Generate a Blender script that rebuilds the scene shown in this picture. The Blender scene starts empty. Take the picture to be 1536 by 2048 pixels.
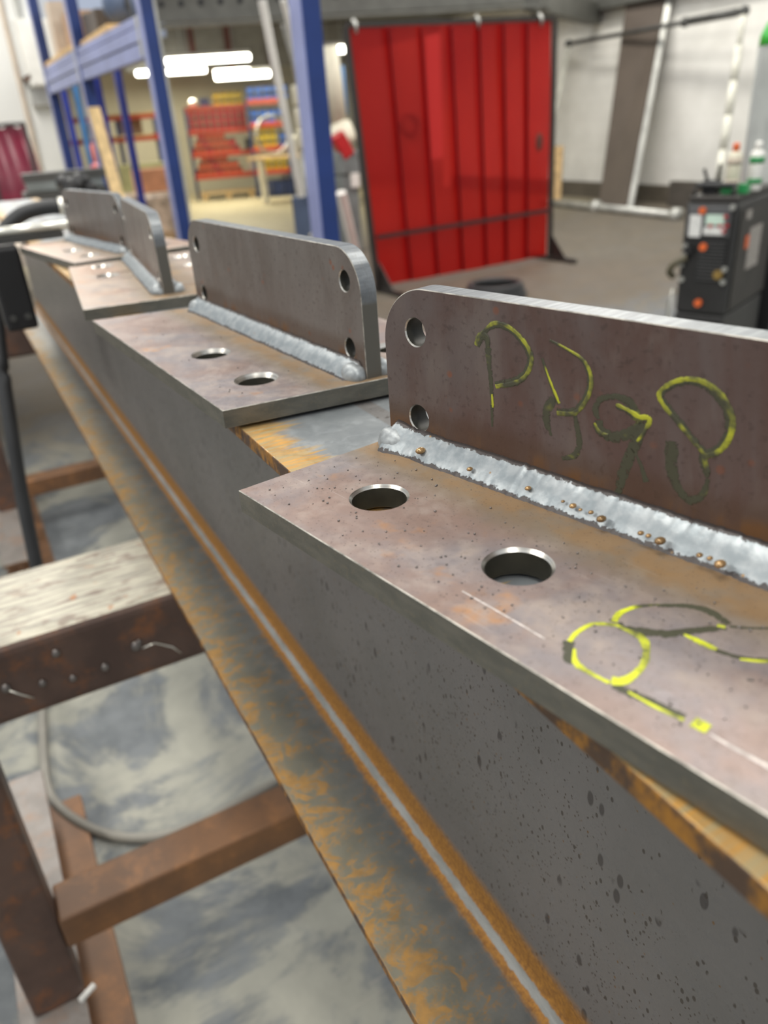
import bpy, bmesh, math, random
from mathutils import Vector, Matrix, noise as mn
random.seed(7)
PI = math.pi
sc = bpy.context.scene
COL = sc.collection

# ------------------------------------------------------------------ camera numbers
HC = 1.345
F = 1540.0
RM = Matrix(((0.876531964678773, -0.2680890740094573, 0.3997748907736973),
             (-0.4771004256021063, -0.37385299092072793, 0.795367289414089),
             (-0.06377224150568106, -0.8878976233645283, -0.4555995079419679)))
CAM = Vector((0, 0, HC))
def ray(x, y): return RM @ Vector((x - 768, y - 1024, F))
def onz(x, y, z):
    r = ray(x, y); return CAM + r * ((z - HC) / r.z)
def atd(x, y, d):                       # at horizontal distance d
    r = ray(x, y); return CAM + r * (d / math.hypot(r.x, r.y))
def atp(x, y, p, n):                    # on a plane
    r = ray(x, y); n = Vector(n); return CAM + r * ((Vector(p) - CAM).dot(n) / r.dot(n))

# ------------------------------------------------------------------ mesh helpers
ROOTM = {}
class MB:
    def __init__(s): s.bm = bmesh.new()
    def box(s, c, d, rz=0, rx=0, ry=0):
        m = Matrix.Translation(c) @ Matrix.Rotation(rz, 4, 'Z') @ Matrix.Rotation(ry, 4, 'Y') @ Matrix.Rotation(rx, 4, 'X') @ Matrix.Diagonal((d[0], d[1], d[2], 1))
        bmesh.ops.create_cube(s.bm, size=1, matrix=m); return s
    def bar(s, p, q, w, h, roll=0):
        p = Vector(p); q = Vector(q); d = q - p; L = d.length
        rot = d.to_track_quat('Y', 'Z').to_matrix().to_4x4()
        m = Matrix.Translation((p + q) / 2) @ rot @ Matrix.Rotation(roll, 4, 'Y') @ Matrix.Diagonal((w, L, h, 1))
        bmesh.ops.create_cube(s.bm, size=1, matrix=m); return s
    def cyl(s, p, q, r, r2=None, seg=20):
        p = Vector(p); q = Vector(q); d = q - p
        rot = d.to_track_quat('Z', 'Y').to_matrix().to_4x4()
        m = Matrix.Translation((p + q) / 2) @ rot
        bmesh.ops.create_cone(s.bm, cap_ends=True, segments=seg, radius1=r, radius2=r if r2 is None else r2, depth=d.length, matrix=m); return s
    def sph(s, c, r, sc=(1, 1, 1), seg=14):
        m = Matrix.Translation(c) @ Matrix.Diagonal((sc[0], sc[1], sc[2], 1))
        bmesh.ops.create_uvsphere(s.bm, u_segments=seg, v_segments=max(6, seg // 2), radius=r, matrix=m); return s
    def tube(s, pts, r, seg=10, closed=False, flat=None):
        pts = [Vector(p) for p in pts]; n = len(pts); rings = []
        for i, p in enumerate(pts):
            a = pts[i - 1] if (i > 0 or closed) else p
            b = pts[(i + 1) % n] if (i < n - 1 or closed) else p
            t = (b - a).normalized(); up = Vector((0, 0, 1)) if abs(t.z) < .95 else Vector((1, 0, 0))
            x = t.cross(up).normalized(); y = x.cross(t)
            rr = r[i] if isinstance(r, (list, tuple)) else r
            rings.append([s.bm.verts.new(p + x * (math.cos(2 * PI * k / seg) * rr) + y * (math.sin(2 * PI * k / seg) * rr)) for k in range(seg)])
        m = n if closed else n - 1
        for i in range(m):
            A = rings[i]; B = rings[(i + 1) % n]
            for k in range(seg): s.bm.faces.new((A[k], A[(k + 1) % seg], B[(k + 1) % seg], B[k]))
        if not closed:
            s.bm.faces.new(rings[0][::-1]); s.bm.faces.new(rings[-1])
        return s
    def prism(s, poly, p0, ax, ay, az, depth):  # poly in (ax,ay), extruded along az
        p0 = Vector(p0); ax = Vector(ax); ay = Vector(ay); az = Vector(az)
        A = [s.bm.verts.new(p0 + ax * u + ay * v) for u, v in poly]
        B = [s.bm.verts.new(p0 + ax * u + ay * v + az * depth) for u, v in poly]
        n = len(poly)
        s.bm.faces.new(A[::-1]); s.bm.faces.new(B)
        for i in range(n): s.bm.faces.new((A[i], A[(i + 1) % n], B[(i + 1) % n], B[i]))
        return s
    def lathe(s, prof, base, seg=24):   # prof of (r,z)
        base = Vector(base); rings = []
        for r, z in prof:
            rings.append([s.bm.verts.new(base + Vector((math.cos(2 * PI * k / seg) * r, math.sin(2 * PI * k / seg) * r, z))) for k in range(seg)])
        for i in range(len(rings) - 1):
            A, B = rings[i], rings[i + 1]
            for k in range(seg): s.bm.faces.new((A[k], A[(k + 1) % seg], B[(k + 1) % seg], B[k]))
        s.bm.faces.new(rings[0][::-1]); s.bm.faces.new(rings[-1]); return s
    def build(s, name, mat, parent=None, smooth=False, bevel=0, local=False):
        bm = s.bm
        if parent is not None and not local:
            bm.transform(ROOTM[parent.name].inverted())
        bmesh.ops.recalc_face_normals(bm, faces=bm.faces)
        me = bpy.data.meshes.new(name); bm.to_mesh(me); bm.free()
        return link(name, me, mat, parent, smooth, bevel)

def link(name, me, mat, parent=None, smooth=False, bevel=0):
    ms = mat if isinstance(mat, (list, tuple)) else [mat]
    if len(me.materials) == 0:
        for m in ms: me.materials.append(m)
    o = bpy.data.objects.new(name, me); COL.objects.link(o)
    if smooth:
        for p in me.polygons: p.use_smooth = True
    if bevel:
        b = o.modifiers.new('Bevel', 'BEVEL'); b.width = bevel; b.segments = 2; b.limit_method = 'ANGLE'; b.angle_limit = .6
        b.harden_normals = False
    if parent is not None:
        o.parent = parent
        ROOTM[o.name] = ROOTM[parent.name]
    else:
        ROOTM[o.name] = Matrix.Identity(4)
    return o

def tag(o, label=None, cat=None, group=None, kind=None):
    if label: o['label'] = label
    if cat: o['category'] = cat
    if group: o['group'] = group
    if kind: o['kind'] = kind
    return o
def thing(name, label, cat, loc=(0, 0, 0), rz=0, group=None):
    o = bpy.data.objects.new(name, None); COL.objects.link(o)
    o.location = loc; o.rotation_euler = (0, 0, rz); o.empty_display_size = .1
    ROOTM[o.name] = Matrix.Translation(loc) @ Matrix.Rotation(rz, 4, 'Z')
    return tag(o, label, cat, group)
def struct(o): o['kind'] = 'structure'; return o

# ------------------------------------------------------------------ material helpers
class NT:
    def __init__(s, name):
        s.m = bpy.data.materials.new(name); s.m.use_nodes = True
        s.t = s.m.node_tree; s.n = s.t.nodes; s.l = s.t.links
        s.b = next(n for n in s.n if n.type == 'BSDF_PRINCIPLED'); s.out = next(n for n in s.n if n.type == 'OUTPUT_MATERIAL')
        s.tc = s.n.new('ShaderNodeTexCoord'); s.obj = s.tc.outputs['Object']
    def put(s, sock, v):
        if isinstance(v, bpy.types.NodeSocket): s.l.new(v, sock)
        elif isinstance(v, (tuple, list)) and len(v) == 3 and sock.type == 'RGBA': sock.default_value = (*v, 1)
        else: sock.default_value = v
    def math(s, op, a, b=None, c=None, clamp=False):
        n = s.n.new('ShaderNodeMath'); n.operation = op; n.use_clamp = clamp
        s.put(n.inputs[0], a)
        if b is not None: s.put(n.inputs[1], b)
        if c is not None: s.put(n.inputs[2], c)
        return n.outputs[0]
    def map(s, v, a, b, c=0., d=1., smooth=True):
        n = s.n.new('ShaderNodeMapRange'); n.interpolation_type = 'SMOOTHSTEP' if smooth else 'LINEAR'
        s.put(n.inputs[0], v)
        for i, x in enumerate((a, b, c, d)): s.put(n.inputs[i + 1], x)
        return n.outputs[0]
    def vec(s, scale=(1, 1, 1), loc=(0, 0, 0), rot=(0, 0, 0), src=None):
        n = s.n.new('ShaderNodeMapping'); s.l.new(src or s.obj, n.inputs[0])
        n.inputs['Scale'].default_value = scale; n.inputs['Location'].default_value = loc; n.inputs['Rotation'].default_value = rot
        return n.outputs[0]
    def noise(s, scale, detail=4, rough=.55, v=None, dist=0):
        n = s.n.new('ShaderNodeTexNoise'); s.l.new(v or s.obj, n.inputs['Vector'])
        n.inputs['Scale'].default_value = scale; n.inputs['Detail'].default_value = detail
        n.inputs['Roughness'].default_value = rough; n.inputs['Distortion'].default_value = dist
        return n.outputs['Fac']
    def vor(s, scale, v=None, rnd=1, feature='F1', out='Distance'):
        n = s.n.new('ShaderNodeTexVoronoi'); n.feature = feature; s.l.new(v or s.obj, n.inputs['Vector'])
        n.inputs['Scale'].default_value = scale; n.inputs['Randomness'].default_value = rnd
        return n.outputs[out]
    def mix(s, f, a, b):
        n = s.n.new('ShaderNodeMix'); n.data_type = 'RGBA'
        s.put(n.inputs[0], f); s.put(n.inputs[6], a); s.put(n.inputs[7], b); return n.outputs[2]
    def xyz(s, src=None):
        n = s.n.new('ShaderNodeSeparateXYZ'); s.l.new(src or s.obj, n.inputs[0]); return n.outputs
    def bump(s, h, strength=.3, dist=.001):
        n = s.n.new('ShaderNodeBump'); s.l.new(h, n.inputs['Height']); n.inputs['Strength'].default_value = strength
        n.inputs['Distance'].default_value = dist; s.l.new(n.outputs[0], s.b.inputs['Normal'])
    def fin(s, col, rough=.5, metal=0., spec=None, coat=None):
        s.put(s.b.inputs['Base Color'], col); s.put(s.b.inputs['Roughness'], rough); s.put(s.b.inputs['Metallic'], metal)
        if spec is not None: s.b.inputs['Specular IOR Level'].default_value = spec
        if coat is not None: s.b.inputs['Coat Weight'].default_value = coat
        return s.m

def plain(name, col, rough=.5, metal=0., var=.15, scale=6., spec=None, coat=None):
    t = NT(name); n = t.noise(scale, 5)
    f = t.map(n, .3, .7)
    c = t.mix(f, tuple(x * (1 - var) for x in col), tuple(min(1, x * (1 + var)) for x in col))
    return t.fin(c, rough, metal, spec, coat)
def emit(name, col, st):
    t = NT(name); t.fin(col, .5); t.put(t.b.inputs['Emission Color'], col); t.b.inputs['Emission Strength'].default_value = st
    return t.m

def mat_plate(name='mill_scale_plate', g=(1, 1, 1)):
    t = NT(name); M3 = lambda c: tuple(x * y for x, y in zip(c, g)); x, y, z = t.xyz()
    oi = t.n.new('ShaderNodeObjectInfo')
    big = t.noise(13, 5, .6, dist=.6); fine = t.noise(260, 3, .6); mid = t.noise(46, 6, .65)
    c = t.mix(t.map(big, .36, .62), M3((.275, .192, .16)), M3((.235, .208, .212)))
    c = t.mix(t.map(mid, .42, .75), c, M3((.335, .275, .24)))
    c = t.mix(t.math('MULTIPLY', t.map(fine, .5, .75), .3), c, (.13, .1, .09))
    # rust blooms
    rb = t.noise(21, 4, .6, v=t.vec((1, 1, 1), (3.1, 1.7, 0)))
    c = t.mix(t.math('MULTIPLY', t.map(rb, .62, .74), .75), c, (.42, .20, .07))
    # scale burnt by the welding heat, an ochre band following the bead
    ay = t.math('ABSOLUTE', y)
    w = t.math('ADD', ay, t.math('MULTIPLY', t.math('SUBTRACT', mid, .5), .012))
    haz = t.map(w, .026, .05, 1, 0)
    c = t.mix(t.math('MULTIPLY', haz, .7), c, (.205, .160, .098))
    och = t.math('MULTIPLY', t.map(w, .024, .034, 1, 0), t.map(t.noise(60, 3), .35, .6))
    c = t.mix(t.math('MULTIPLY', och, .5), c, (.30, .165, .055))
    # specks
    sp = t.vor(420); c = t.mix(t.math('MULTIPLY', t.map(sp, .09, .2, 1, 0), .6), c, (.09, .065, .055))
    scr = t.noise(8, 2, .5, v=t.vec((4, 160, 1), rot=(0, 0, .5)))
    c = t.mix(t.math('MULTIPLY', t.map(scr, .7, .76), .35), c, (.5, .45, .42))
    t.bump(t.math('ADD', fine, t.math('MULTIPLY', mid, 2)), .22, .0006)
    return t.fin(c, t.map(mid, .3, .7, .34, .52), .35)
def mat_edge():
    t = NT('sawn_steel_edge'); n = t.noise(50, 5, .6, v=t.vec((1, 1, 3))); f = t.noise(400, 2)
    c = t.mix(t.map(n, .35, .7), (.118, .115, .098), (.165, .155, .13))
    c = t.mix(t.math('MULTIPLY', t.map(f, .55, .7), .4), c, (.2, .17, .12))
    t.bump(f, .2, .0005)
    return t.fin(c, .42, .45)
def mat_fin(name='brown_fin_steel', a=(.105, .062, .052), b=(.132, .103, .097), d=(.168, .135, .118)):
    t = NT(name); x, y, z = t.xyz()
    big = t.noise(16, 5, .6, v=t.vec((1, 1, .45)), dist=.8); fine = t.noise(300, 3); mid = t.noise(55, 6, .65, v=t.vec((1, 1, .35)))
    c = t.mix(t.map(big, .36, .64), a, b)
    c = t.mix(t.math('MULTIPLY', t.map(mid, .45, .72), .55), c, d)
    c = t.mix(t.math('MULTIPLY', t.map(fine, .56, .72), .5), c, (.06, .04, .035))
    rs = t.vor(95, v=t.vec((1, 1, 1), (.3, .1, .2))); c = t.mix(t.math('MULTIPLY', t.math('MULTIPLY', t.map(rs, .1, .24, 1, 0), t.map(t.noise(22, 2), .5, .62)), .7), c, (.24, .075, .03))
    hz = t.math('ADD', z, t.math('MULTIPLY', t.math('SUBTRACT', big, .5), .01))
    c = t.mix(t.math('MULTIPLY', t.map(hz, .031, .042, 1, 0), .55), c, (.082, .045, .026))
    c = t.mix(t.math('MULTIPLY', t.map(hz, .026, .033, 1, 0), t.map(mid, .42, .7)), c, (.15, .072, .028))
    scr = t.noise(9, 2, .5, v=t.vec((140, 1, 5), rot=(0, .5, 0)))
    c = t.mix(t.math('MULTIPLY', t.map(scr, .7, .74), .35), c, (.06, .035, .03))
    t.bump(t.math('ADD', fine, t.math('MULTIPLY', mid, 2)), .2, .0006)
    return t.fin(c, t.map(mid, .3, .7, .34, .5), .4)
def mat_ground():
    t = NT('ground_bright_edge'); x, y, z = t.xyz()
    n = t.noise(30, 4, .6, v=t.vec((12, 1, 1))); f = t.noise(200, 3, v=t.vec((1, 6, 1)))
    zz = t.math('ADD', z, t.math('MULTIPLY', t.math('SUBTRACT', t.noise(60, 3), .5), .004))
    up = t.map(zz, .062, .066)
    c = t.mix(t.map(n, .35, .7), (.15, .162, .172), (.27, .285, .295))
    c = t.mix(t.math('MULTIPLY', t.map(f, .5, .7), .45), c, (.17, .165, .16))
    c = t.mix(up, (.12, .115, .1), c)
    t.bump(f, .25, .0004)
    return t.fin(c, t.map(up, 0, 1, .45, .4), t.map(up, 0, 1, .4, .7))
def mat_bore():
    t = NT('bright_drilled_steel'); n = t.noise(40, 3, v=t.vec((1, 1, 18)))
    c = t.mix(t.map(n, .35, .7), (.42, .4, .36), (.68, .66, .62))
    return t.fin(c, .28, .9)
def mat_weld():
    t = NT('weld_bead_metal')
    uv = t.tc.outputs['UV']; u, v, _ = t.xyz(uv)
    n = t.noise(160, 4); f = t.noise(700, 2)
    rip = t.n.new('ShaderNodeTexWave'); rip.bands_direction = 'X'; rip.inputs['Scale'].default_value = 75; rip.inputs['Distortion'].default_value = 3; t.l.new(t.obj, rip.inputs[0])
    c = t.mix(t.map(n, .35, .68), (.22, .25, .268), (.31, .335, .35))
    e = t.math('ABSOLUTE', t.math('SUBTRACT', v, .5))
    e = t.math('ADD', e, t.math('MULTIPLY', t.math('SUBTRACT', t.noise(300, 3, .7), .5), .36))
    top_ = t.map(v, .5, .9, 0, .035); dark = t.map(t.math('ADD', e, top_), .385, .42)
    c = t.mix(dark, c, (.05, .043, .042))
    pit = t.map(t.vor(130), .06, .1, 1, 0)
    pit = t.math('MULTIPLY', pit, t.map(t.noise(40, 2), .48, .56))
    c = t.mix(pit, c, (.28, .17, .07))
    h = t.math('ADD', t.math('MULTIPLY', n, .8), t.math('MULTIPLY', rip.outputs['Fac'], .06))
    t.bump(t.math('SUBTRACT', h, t.math('MULTIPLY', dark, .6)), .28, .001)
    return t.fin(c, t.map(dark, 0, 1, .40, .45), t.map(dark, 0, 1, .45, .3))
def mat_beam():
    t = NT('rolled_beam_steel'); x, y, z = t.xyz()
    X = t.math('ABSOLUTE', x)
    H, TF, TW, HW = .3763, .0098, .0088, .087
    fine = t.noise(220, 3); mid = t.noise(38, 6, .62); big = t.noise(7, 4)
    # mill-scale greys
    web = t.mix(t.map(big, .3, .7), (.150, .145, .140), (.182, .172, .168))
    web = t.mix(t.math('MULTIPLY', t.map(t.noise(120, 4), .5, .8), .35), web, (.19, .185, .18))
    def spots(sc, lo, hi, th, seed, st=1.6):
        v = t.vec((1, st, 1), (seed, seed * .7, seed * .3), (.35, 0, 0))
        d = t.vor(sc, v=v); m = t.map(d, lo, hi, 1, 0)
        return t.math('MULTIPLY', m, t.map(t.noise(sc * .55, 1, .5, v=t.vec((1, 1, 1), (seed * 2, 3, seed))), th, th + .05))
    s1 = spots(40, .18, .26, .54, 1.3, 2.2); s2 = spots(120, .17, .27, .5, 4.1, 1.7); s3 = spots(300, .18, .3, .5, 7.7, 1.3)
    patch = t.map(t.noise(5, 2), .44, .56)
    web = t.mix(t.math('MULTIPLY', s1, .75), web, (.042, .036, .036))
    web = t.mix(t.math('MULTIPLY', s2, .8), web, (.05, .04, .032))
    web = t.mix(t.math('MULTIPLY', t.math('MULTIPLY', s3, patch), .85), web, (.055, .04, .03))
    rr = spots(150, .1, .2, .6, 9.9, 1.4); web = t.mix(t.math('MULTIPLY', rr, .8), web, (.16, .085, .025))
    # flanges
    fl = t.mix(t.map(mid, .35, .7), (.125, .142, .153), (.190, .202, .206))
    top = t.map(z, H - .0015, H - .001)
    fl = t.mix(top, fl, t.mix(t.map(mid, .3, .75), (.165, .18, .19), (.235, .25, .258)))
    rustc = t.mix(t.map(t.noise(90, 4), .3, .7), (.32, .155, .025), (.58, .27, .028))
    tipd = t.math('SUBTRACT', HW, X)
    streak = t.math('ADD', t.math('MULTIPLY', t.noise(1, 3, .6, v=t.vec((16, 120, 1)), dist=.4), .6), t.math('MULTIPLY', t.noise(1, 3, .6, v=t.vec((24, 430, 1))), .4))
    ds = t.math('ADD', streak, t.math('MULTIPLY', t.map(tipd, 0, .052, .26, -.26, False), 1.0))
    rs_top = t.map(ds, .47, .6)
    bl = t.noise(48, 7, .72, v=t.vec((.8, 1, 1)), dist=1.2)
    db = t.math('ADD', bl, t.map(tipd, 0, .06, .085, -.085, False))
    rs_bot = t.math('MAXIMUM', t.map(db, .50, .62), t.math('MULTIPLY', t.map(t.noise(85, 6, .75), .52, .64), .7))
    wash = t.math('MULTIPLY', t.map(tipd, .01, .085, 1, 0), .5)
    fb = t.mix(wash, fl, (.175, .145, .065))
    fb = t.mix(t.math('MULTIPLY', rs_bot, .72), fb, t.mix(.4, rustc, (.22, .13, .035)))
    ft = t.mix(t.math('MULTIPLY', rs_top, .85), fl, t.mix(t.map(t.noise(1, 3, .6, v=t.vec((30, 520, 1))), .4, .6), t.mix(.3, rustc, (.6, .34, .06)), (.36, .27, .12)))
    flg = t.mix(top, fb, ft)
    tip = t.map(X, HW - .0006, HW - .0003)
    tipc = t.mix(t.map(t.noise(70, 5, .7, v=t.vec((1, 1, .6))), .42, .6), (.085, .052, .034), (.34, .155, .025))
    flg = t.mix(tip, flg, tipc)
    # root of the section: rust either side of a rubbed grey line
    isweb = t.map(X, .0052, .0072, 1, 0)
    c = t.mix(isweb, flg, web)
    q = t.math('SUBTRACT', t.math('SUBTRACT', X, TW / 2), t.math('SUBTRACT', z, TF))
    qn = t.math('ADD', q, t.math('MULTIPLY', t.math('SUBTRACT', t.noise(150, 4, .7), .5), .007))
    low = t.map(z, .09, .1, 1, 0)
    rw = t.math('MULTIPLY', t.map(qn, -.043, -.027), t.map(qn, .010, .0165, 1, 0))
    rootr = t.mix(t.map(t.noise(260, 4, .7), .3, .7), (.25, .11, .022), (.44, .205, .03))
    c = t.mix(t.math('MULTIPLY', t.math('MULTIPLY', rw, low), .93), c, rootr)
    strip = t.math('MULTIPLY', t.math('MULTIPLY', t.map(qn, -.0068, -.0042), t.map(qn, .0036, .0056, 1, 0)), low)
    c = t.mix(strip, c, t.mix(t.map(t.noise(60, 5, .7, v=t.vec((1, .25, 1))), .3, .7), (.21, .215, .2), (.34, .345, .33)))
    t.bump(t.math('ADD', fine, t.math('MULTIPLY', mid, 2)), .2, .0007)
    ro = t.math('ADD', .42, t.math('MULTIPLY', t.math('MAXIMUM', rw, rs_bot), .25))
    return t.fin(c, ro, .3)
def mat_rustbox(name, a, b, r=(.3, .12, .03), amt=.5, metal=.3, rough=.5):
    t = NT(name); n = t.noise(9, 6, .62); m = t.noise(19, 7, .7); f = t.noise(200, 3)
    c = t.mix(t.map(n, .35, .65), a, b)
    c = t.mix(t.math('MULTIPLY', t.map(m, .5, .68), amt), c, r)
    c = t.mix(t.math('MULTIPLY', t.map(f, .5, .75), .25), c, (.06, .045, .04))
    t.bump(t.math('ADD', f, m), .25, .0008)
    return t.fin(c, rough, metal)
def mat_trestletop():
    t = NT('worn_bright_top'); x, y, z = t.xyz()
    sc_ = t.noise(5, 5, .65, v=t.vec((3, 26, 1))); m = t.noise(26, 5, .6, v=t.vec((1, 3, 1)))
    c = t.mix(t.map(sc_, .36, .64), (.25, .235, .195), (.46, .43, .35))
    c = t.mix(t.math('MULTIPLY', t.map(m, .54, .64), .75), c, (.17, .125, .1))
    c = t.mix(t.math('MULTIPLY', t.map(t.noise(33, 3), .64, .7), .8), c, (.36, .14, .04))
    br = t.math('ADD', y, t.math('MULTIPLY', t.math('SUBTRACT', m, .5), .03))
    c = t.mix(t.map(br, -.088, -.07, 1, 0), c, (.15, .085, .055))
    t.bump(t.math('ADD', sc_, m), .35, .0015)
    return t.fin(c, .45, .35)
def mat_floor():
    t = NT('stained_concrete'); x, y, z = t.xyz()
    big = t.noise(.8, 5, .6); m = t.noise(5.5, 6, .62, dist=.4); f = t.noise(70, 4)
    far = t.map(y, 8, 13)
    base = t.mix(t.map(m, .3, .7), (.235, .235, .205), (.315, .31, .265))
    warm = t.mix(t.map(m, .3, .7), (.40, .35, .22), (.46, .405, .265))
    mid = t.mix(t.map(m, .3, .7), (.104, .088, .066), (.137, .116, .088))
    c = t.mix(t.map(y, 3.2, 4.6), base, mid); c = t.mix(far, c, warm)
    st = t.noise(2.7, 6, .66, dist=.7); st2 = t.noise(9, 5, .65)
    stm = t.math('MULTIPLY', t.map(t.math('ADD', st, t.math('MULTIPLY', st2, .25)), .56, .69), t.map(y, 3.4, 5, 1, .12))
    c = t.mix(t.math('MULTIPLY', stm, .85), c, t.mix(t.map(st2, .3, .7), (.062, .074, .09), (.14, .155, .172)))
    dk = t.map(t.noise(4.3, 5, .6, v=t.vec((1, 1, 1), (5, 2, 0))), .64, .72)
    c = t.mix(t.math('MULTIPLY', dk, .6), c, (.075, .078, .085))
    scr = t.noise(3, 2, .5, v=t.vec((2, 40, 1), rot=(0, 0, .9)))
    c = t.mix(t.math('MULTIPLY', t.map(scr, .7, .73), .3), c, (.4, .36, .31))
    jx = t.math('ABSOLUTE', t.math('SUBTRACT', t.math('FRACT', t.math('DIVIDE', t.math('ADD', x, .35), 4.6)), .5))
    c = t.mix(t.map(jx, .002, .004, .8, 0), c, (.1, .09, .07))
    t.bump(f, .1, .001)
    return t.fin(c, t.map(m, .3, .7, .65, .8), 0, .25)
def mat_paint(bright):
    t = NT('yellow_marker_paint' if bright > .5 else 'smudged_marker_paint'); n = t.noise(70, 3, .6); f = t.noise(480, 3, .7)
    m = t.map(n, .66 - .36 * bright, .9 - .36 * bright)
    c = t.mix(m, (.05, .05, .028), (.40, .41, .022) if bright < .9 else (.56, .60, .02))
    t.fin(c, .55)
    tr = t.n.new('ShaderNodeBsdfTransparent'); mx = t.n.new('ShaderNodeMixShader')
    v = t.xyz(t.tc.outputs['UV'])[1]
    e = t.math('ADD', t.math('MULTIPLY', t.math('ABSOLUTE', t.math('SUBTRACT', v, .5)), .5), t.math('MULTIPLY', f, 1.0))
    cov = t.map(e, .66 + .10 * bright, .82 + .1 * bright, 1, 0)
    t.l.new(cov, mx.inputs[0]); t.l.new(tr.outputs[0], mx.inputs[1]); t.l.new(t.b.outputs[0], mx.inputs[2]); t.l.new(mx.outputs[0], t.out.inputs[0])
    return t.m
def mat_curtain():
    t = NT('red_pvc_strip'); n = t.noise(1.6, 4, .6, v=t.vec((1, 1, .5)))
    c = t.mix(t.map(n, .3, .72), (.30, .005, .009), (.40, .018, .012))
    t.fin(c, .22, 0)
    tr = t.n.new('ShaderNodeBsdfTransparent'); tr.inputs[0].default_value = (.85, .06, .05, 1)
    tl = t.n.new('ShaderNodeBsdfTranslucent'); tl.inputs[0].default_value = (.75, .025, .02, 1)
    m1 = t.n.new('ShaderNodeMixShader'); m1.inputs[0].default_value = .35; t.l.new(t.b.outputs[0], m1.inputs[1]); t.l.new(tl.outputs[0], m1.inputs[2])
    m2 = t.n.new('ShaderNodeMixShader'); m2.inputs[0].default_value = .45; t.l.new(m1.outputs[0], m2.inputs[1]); t.l.new(tr.outputs[0], m2.inputs[2])
    t.l.new(m2.outputs[0], t.out.inputs[0]); return t.m
def mat_wallblock():
    t = NT('white_painted_block'); x, y, z = t.xyz()
    n = t.noise(2, 5); fr = t.math('ABSOLUTE', t.math('SUBTRACT', t.math('FRACT', t.math('DIVIDE', z, .22)), .5))
    c = t.mix(t.map(n, .3, .7), (.70, .69, .65), (.82, .81, .77))
    c = t.mix(t.map(fr, .47, .5, 0, .25), c, (.5, .48, .44)); return t.fin(c, .6)

PLATE, EDGE, FINM, GROUND, BORE, WELD, BEAM = mat_plate(), mat_edge(), mat_fin(), mat_ground(), mat_bore(), mat_weld(), mat_beam()
FINM2 = mat_fin('angle_toned_fin_steel', (.135, .112, .098), (.168, .148, .135), (.2, .178, .158))  # greyer copy: tone the other fins take from the view angle, put into colour
PLATE2 = mat_plate('sheen_tinted_mill_scale', (1.45, 1.35, 1.15))  # far plates: grazing reflection put into the base colour as paler tan
WELDE = plain('weld_crater_metal', (.27, .29, .30), .45, .4, .25, 200)
PAINT, PAINTD, PAINTB = mat_paint(.72), mat_paint(.15), mat_paint(.95)
BOREDK = plain('dark_drilled_bore', (.028, .026, .018), .55, 0, .35, 60)  # machined steel darkened to paint in the dark reflections inside the holes
ARRIS = plain('worn_bright_arris', (.36, .34, .30), .4, .4, .5, 120)
SPAT = plain('spatter_bead_metal', (.2, .18, .17), .35, .8)
SLAG = plain('golden_slag', (.30, .19, .09), .22, .5, .4, 120)
SCRIBE = plain('pale_scribed_steel', (.55, .5, .47), .5, .3, .3, 300)
RUSTDK = mat_rustbox('dark_rusty_steel', (.075, .046, .037), (.12, .073, .056), (.30, .105, .028), .55)
RUSTBR = mat_rustbox('orange_brown_rust', (.13, .066, .033), (.20, .095, .04), (.34, .15, .05), .5, .15)
RUSTGR = mat_rustbox('grey_rusty_steel', (.2, .18, .165), (.29, .265, .245), (.36, .16, .06), .35)
RUSTPK = mat_rustbox('pinkish_rust', (.24, .13, .095), (.31, .19, .14), (.3, .12, .05), .5)
WORN = mat_trestletop()
BLUE = plain('blue_rack_paint', (.009, .030, .145), .42, 0, .2, 3)
BLUE2 = plain('bright_blue_paint', (.012, .03, .26), .42, 0, .2, 3)
BLUEL = plain('pale_blue_beam_and_lit_side', (.22, .25, .46), .4, 0, .15, 3)  # shelf beam colour; on the uprights it paints their lit left side
LTBLUE = plain('light_blue_paint', (.06, .22, .5), .45)
CHROME = plain('chrome', (.82, .8, .72), .3, .75, .05)
BLACK = plain('black_plastic', (.008, .008, .009), .5, 0, .3)
RUBBER = plain('black_rubber', (.022, .023, .025), .55, 0, .3)
GREYR = plain('grey_rubber', (.20, .19, .165), .6, 0, .2)
DKGREY = plain('dark_grey_steel', (.065, .065, .062), .5, .3)
MEZZ = plain('grey_green_painted_steel', (.105, .105, .093), .5, .1)
MEZZD = plain('dark_soffit_steel', (.10, .098, .088), .6, 0)
WHITE = plain('white_paint', (.74, .73, .69), .5, 0, .06)
CREAM = plain('cream_plastic', (.66, .62, .49), .5, 0, .08)
WALLW = mat_wallblock()
WALLL = plain('white_wall_panel', (.66, .665, .65), .6, 0, .05, 1.)
WALLB = plain('pale_blue_wall_panel', (.42, .50, .66), .6, 0, .06, 1.)
WALLBK = plain('beige_wall', (.50, .47, .36), .7, 0, .08, 1.)
BROWN = plain('brown_primed_steel', (.095, .075, .06), .55, 0, .12, 2)
GALV = plain('galvanised_tube', (.45, .45, .42), .38, .5, .15)
WOOD = plain('pale_timber', (.50, .34, .16), .6, 0, .25, 14)
WOODO = plain('orange_timber', (.62, .40, .17), .6, 0, .2, 10)
CARD = plain('cardboard', (.36, .235, .15), .8, 0, .12)
CARDL = plain('pale_carton', (.52, .44, .36), .8, 0, .1)
REDSH = plain('red_orange_shelf_paint', (.38, .052, .025), .45, 0, .15)
REDB = plain('red_plastic_bin', (.46, .022, .03), .4, 0, .2)
ORB = plain('orange_red_plastic_bin', (.55, .085, .03), .4, 0, .2)
BLUEB = plain('blue_plastic_bin', (.03, .15, .55), .4, 0, .2)
YELB = plain('yellow_plastic_bin', (.62, .46, .03), .4, 0, .2)
NAVY = plain('navy_crate_plastic', (.02, .035, .1), .5, 0, .3)
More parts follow.
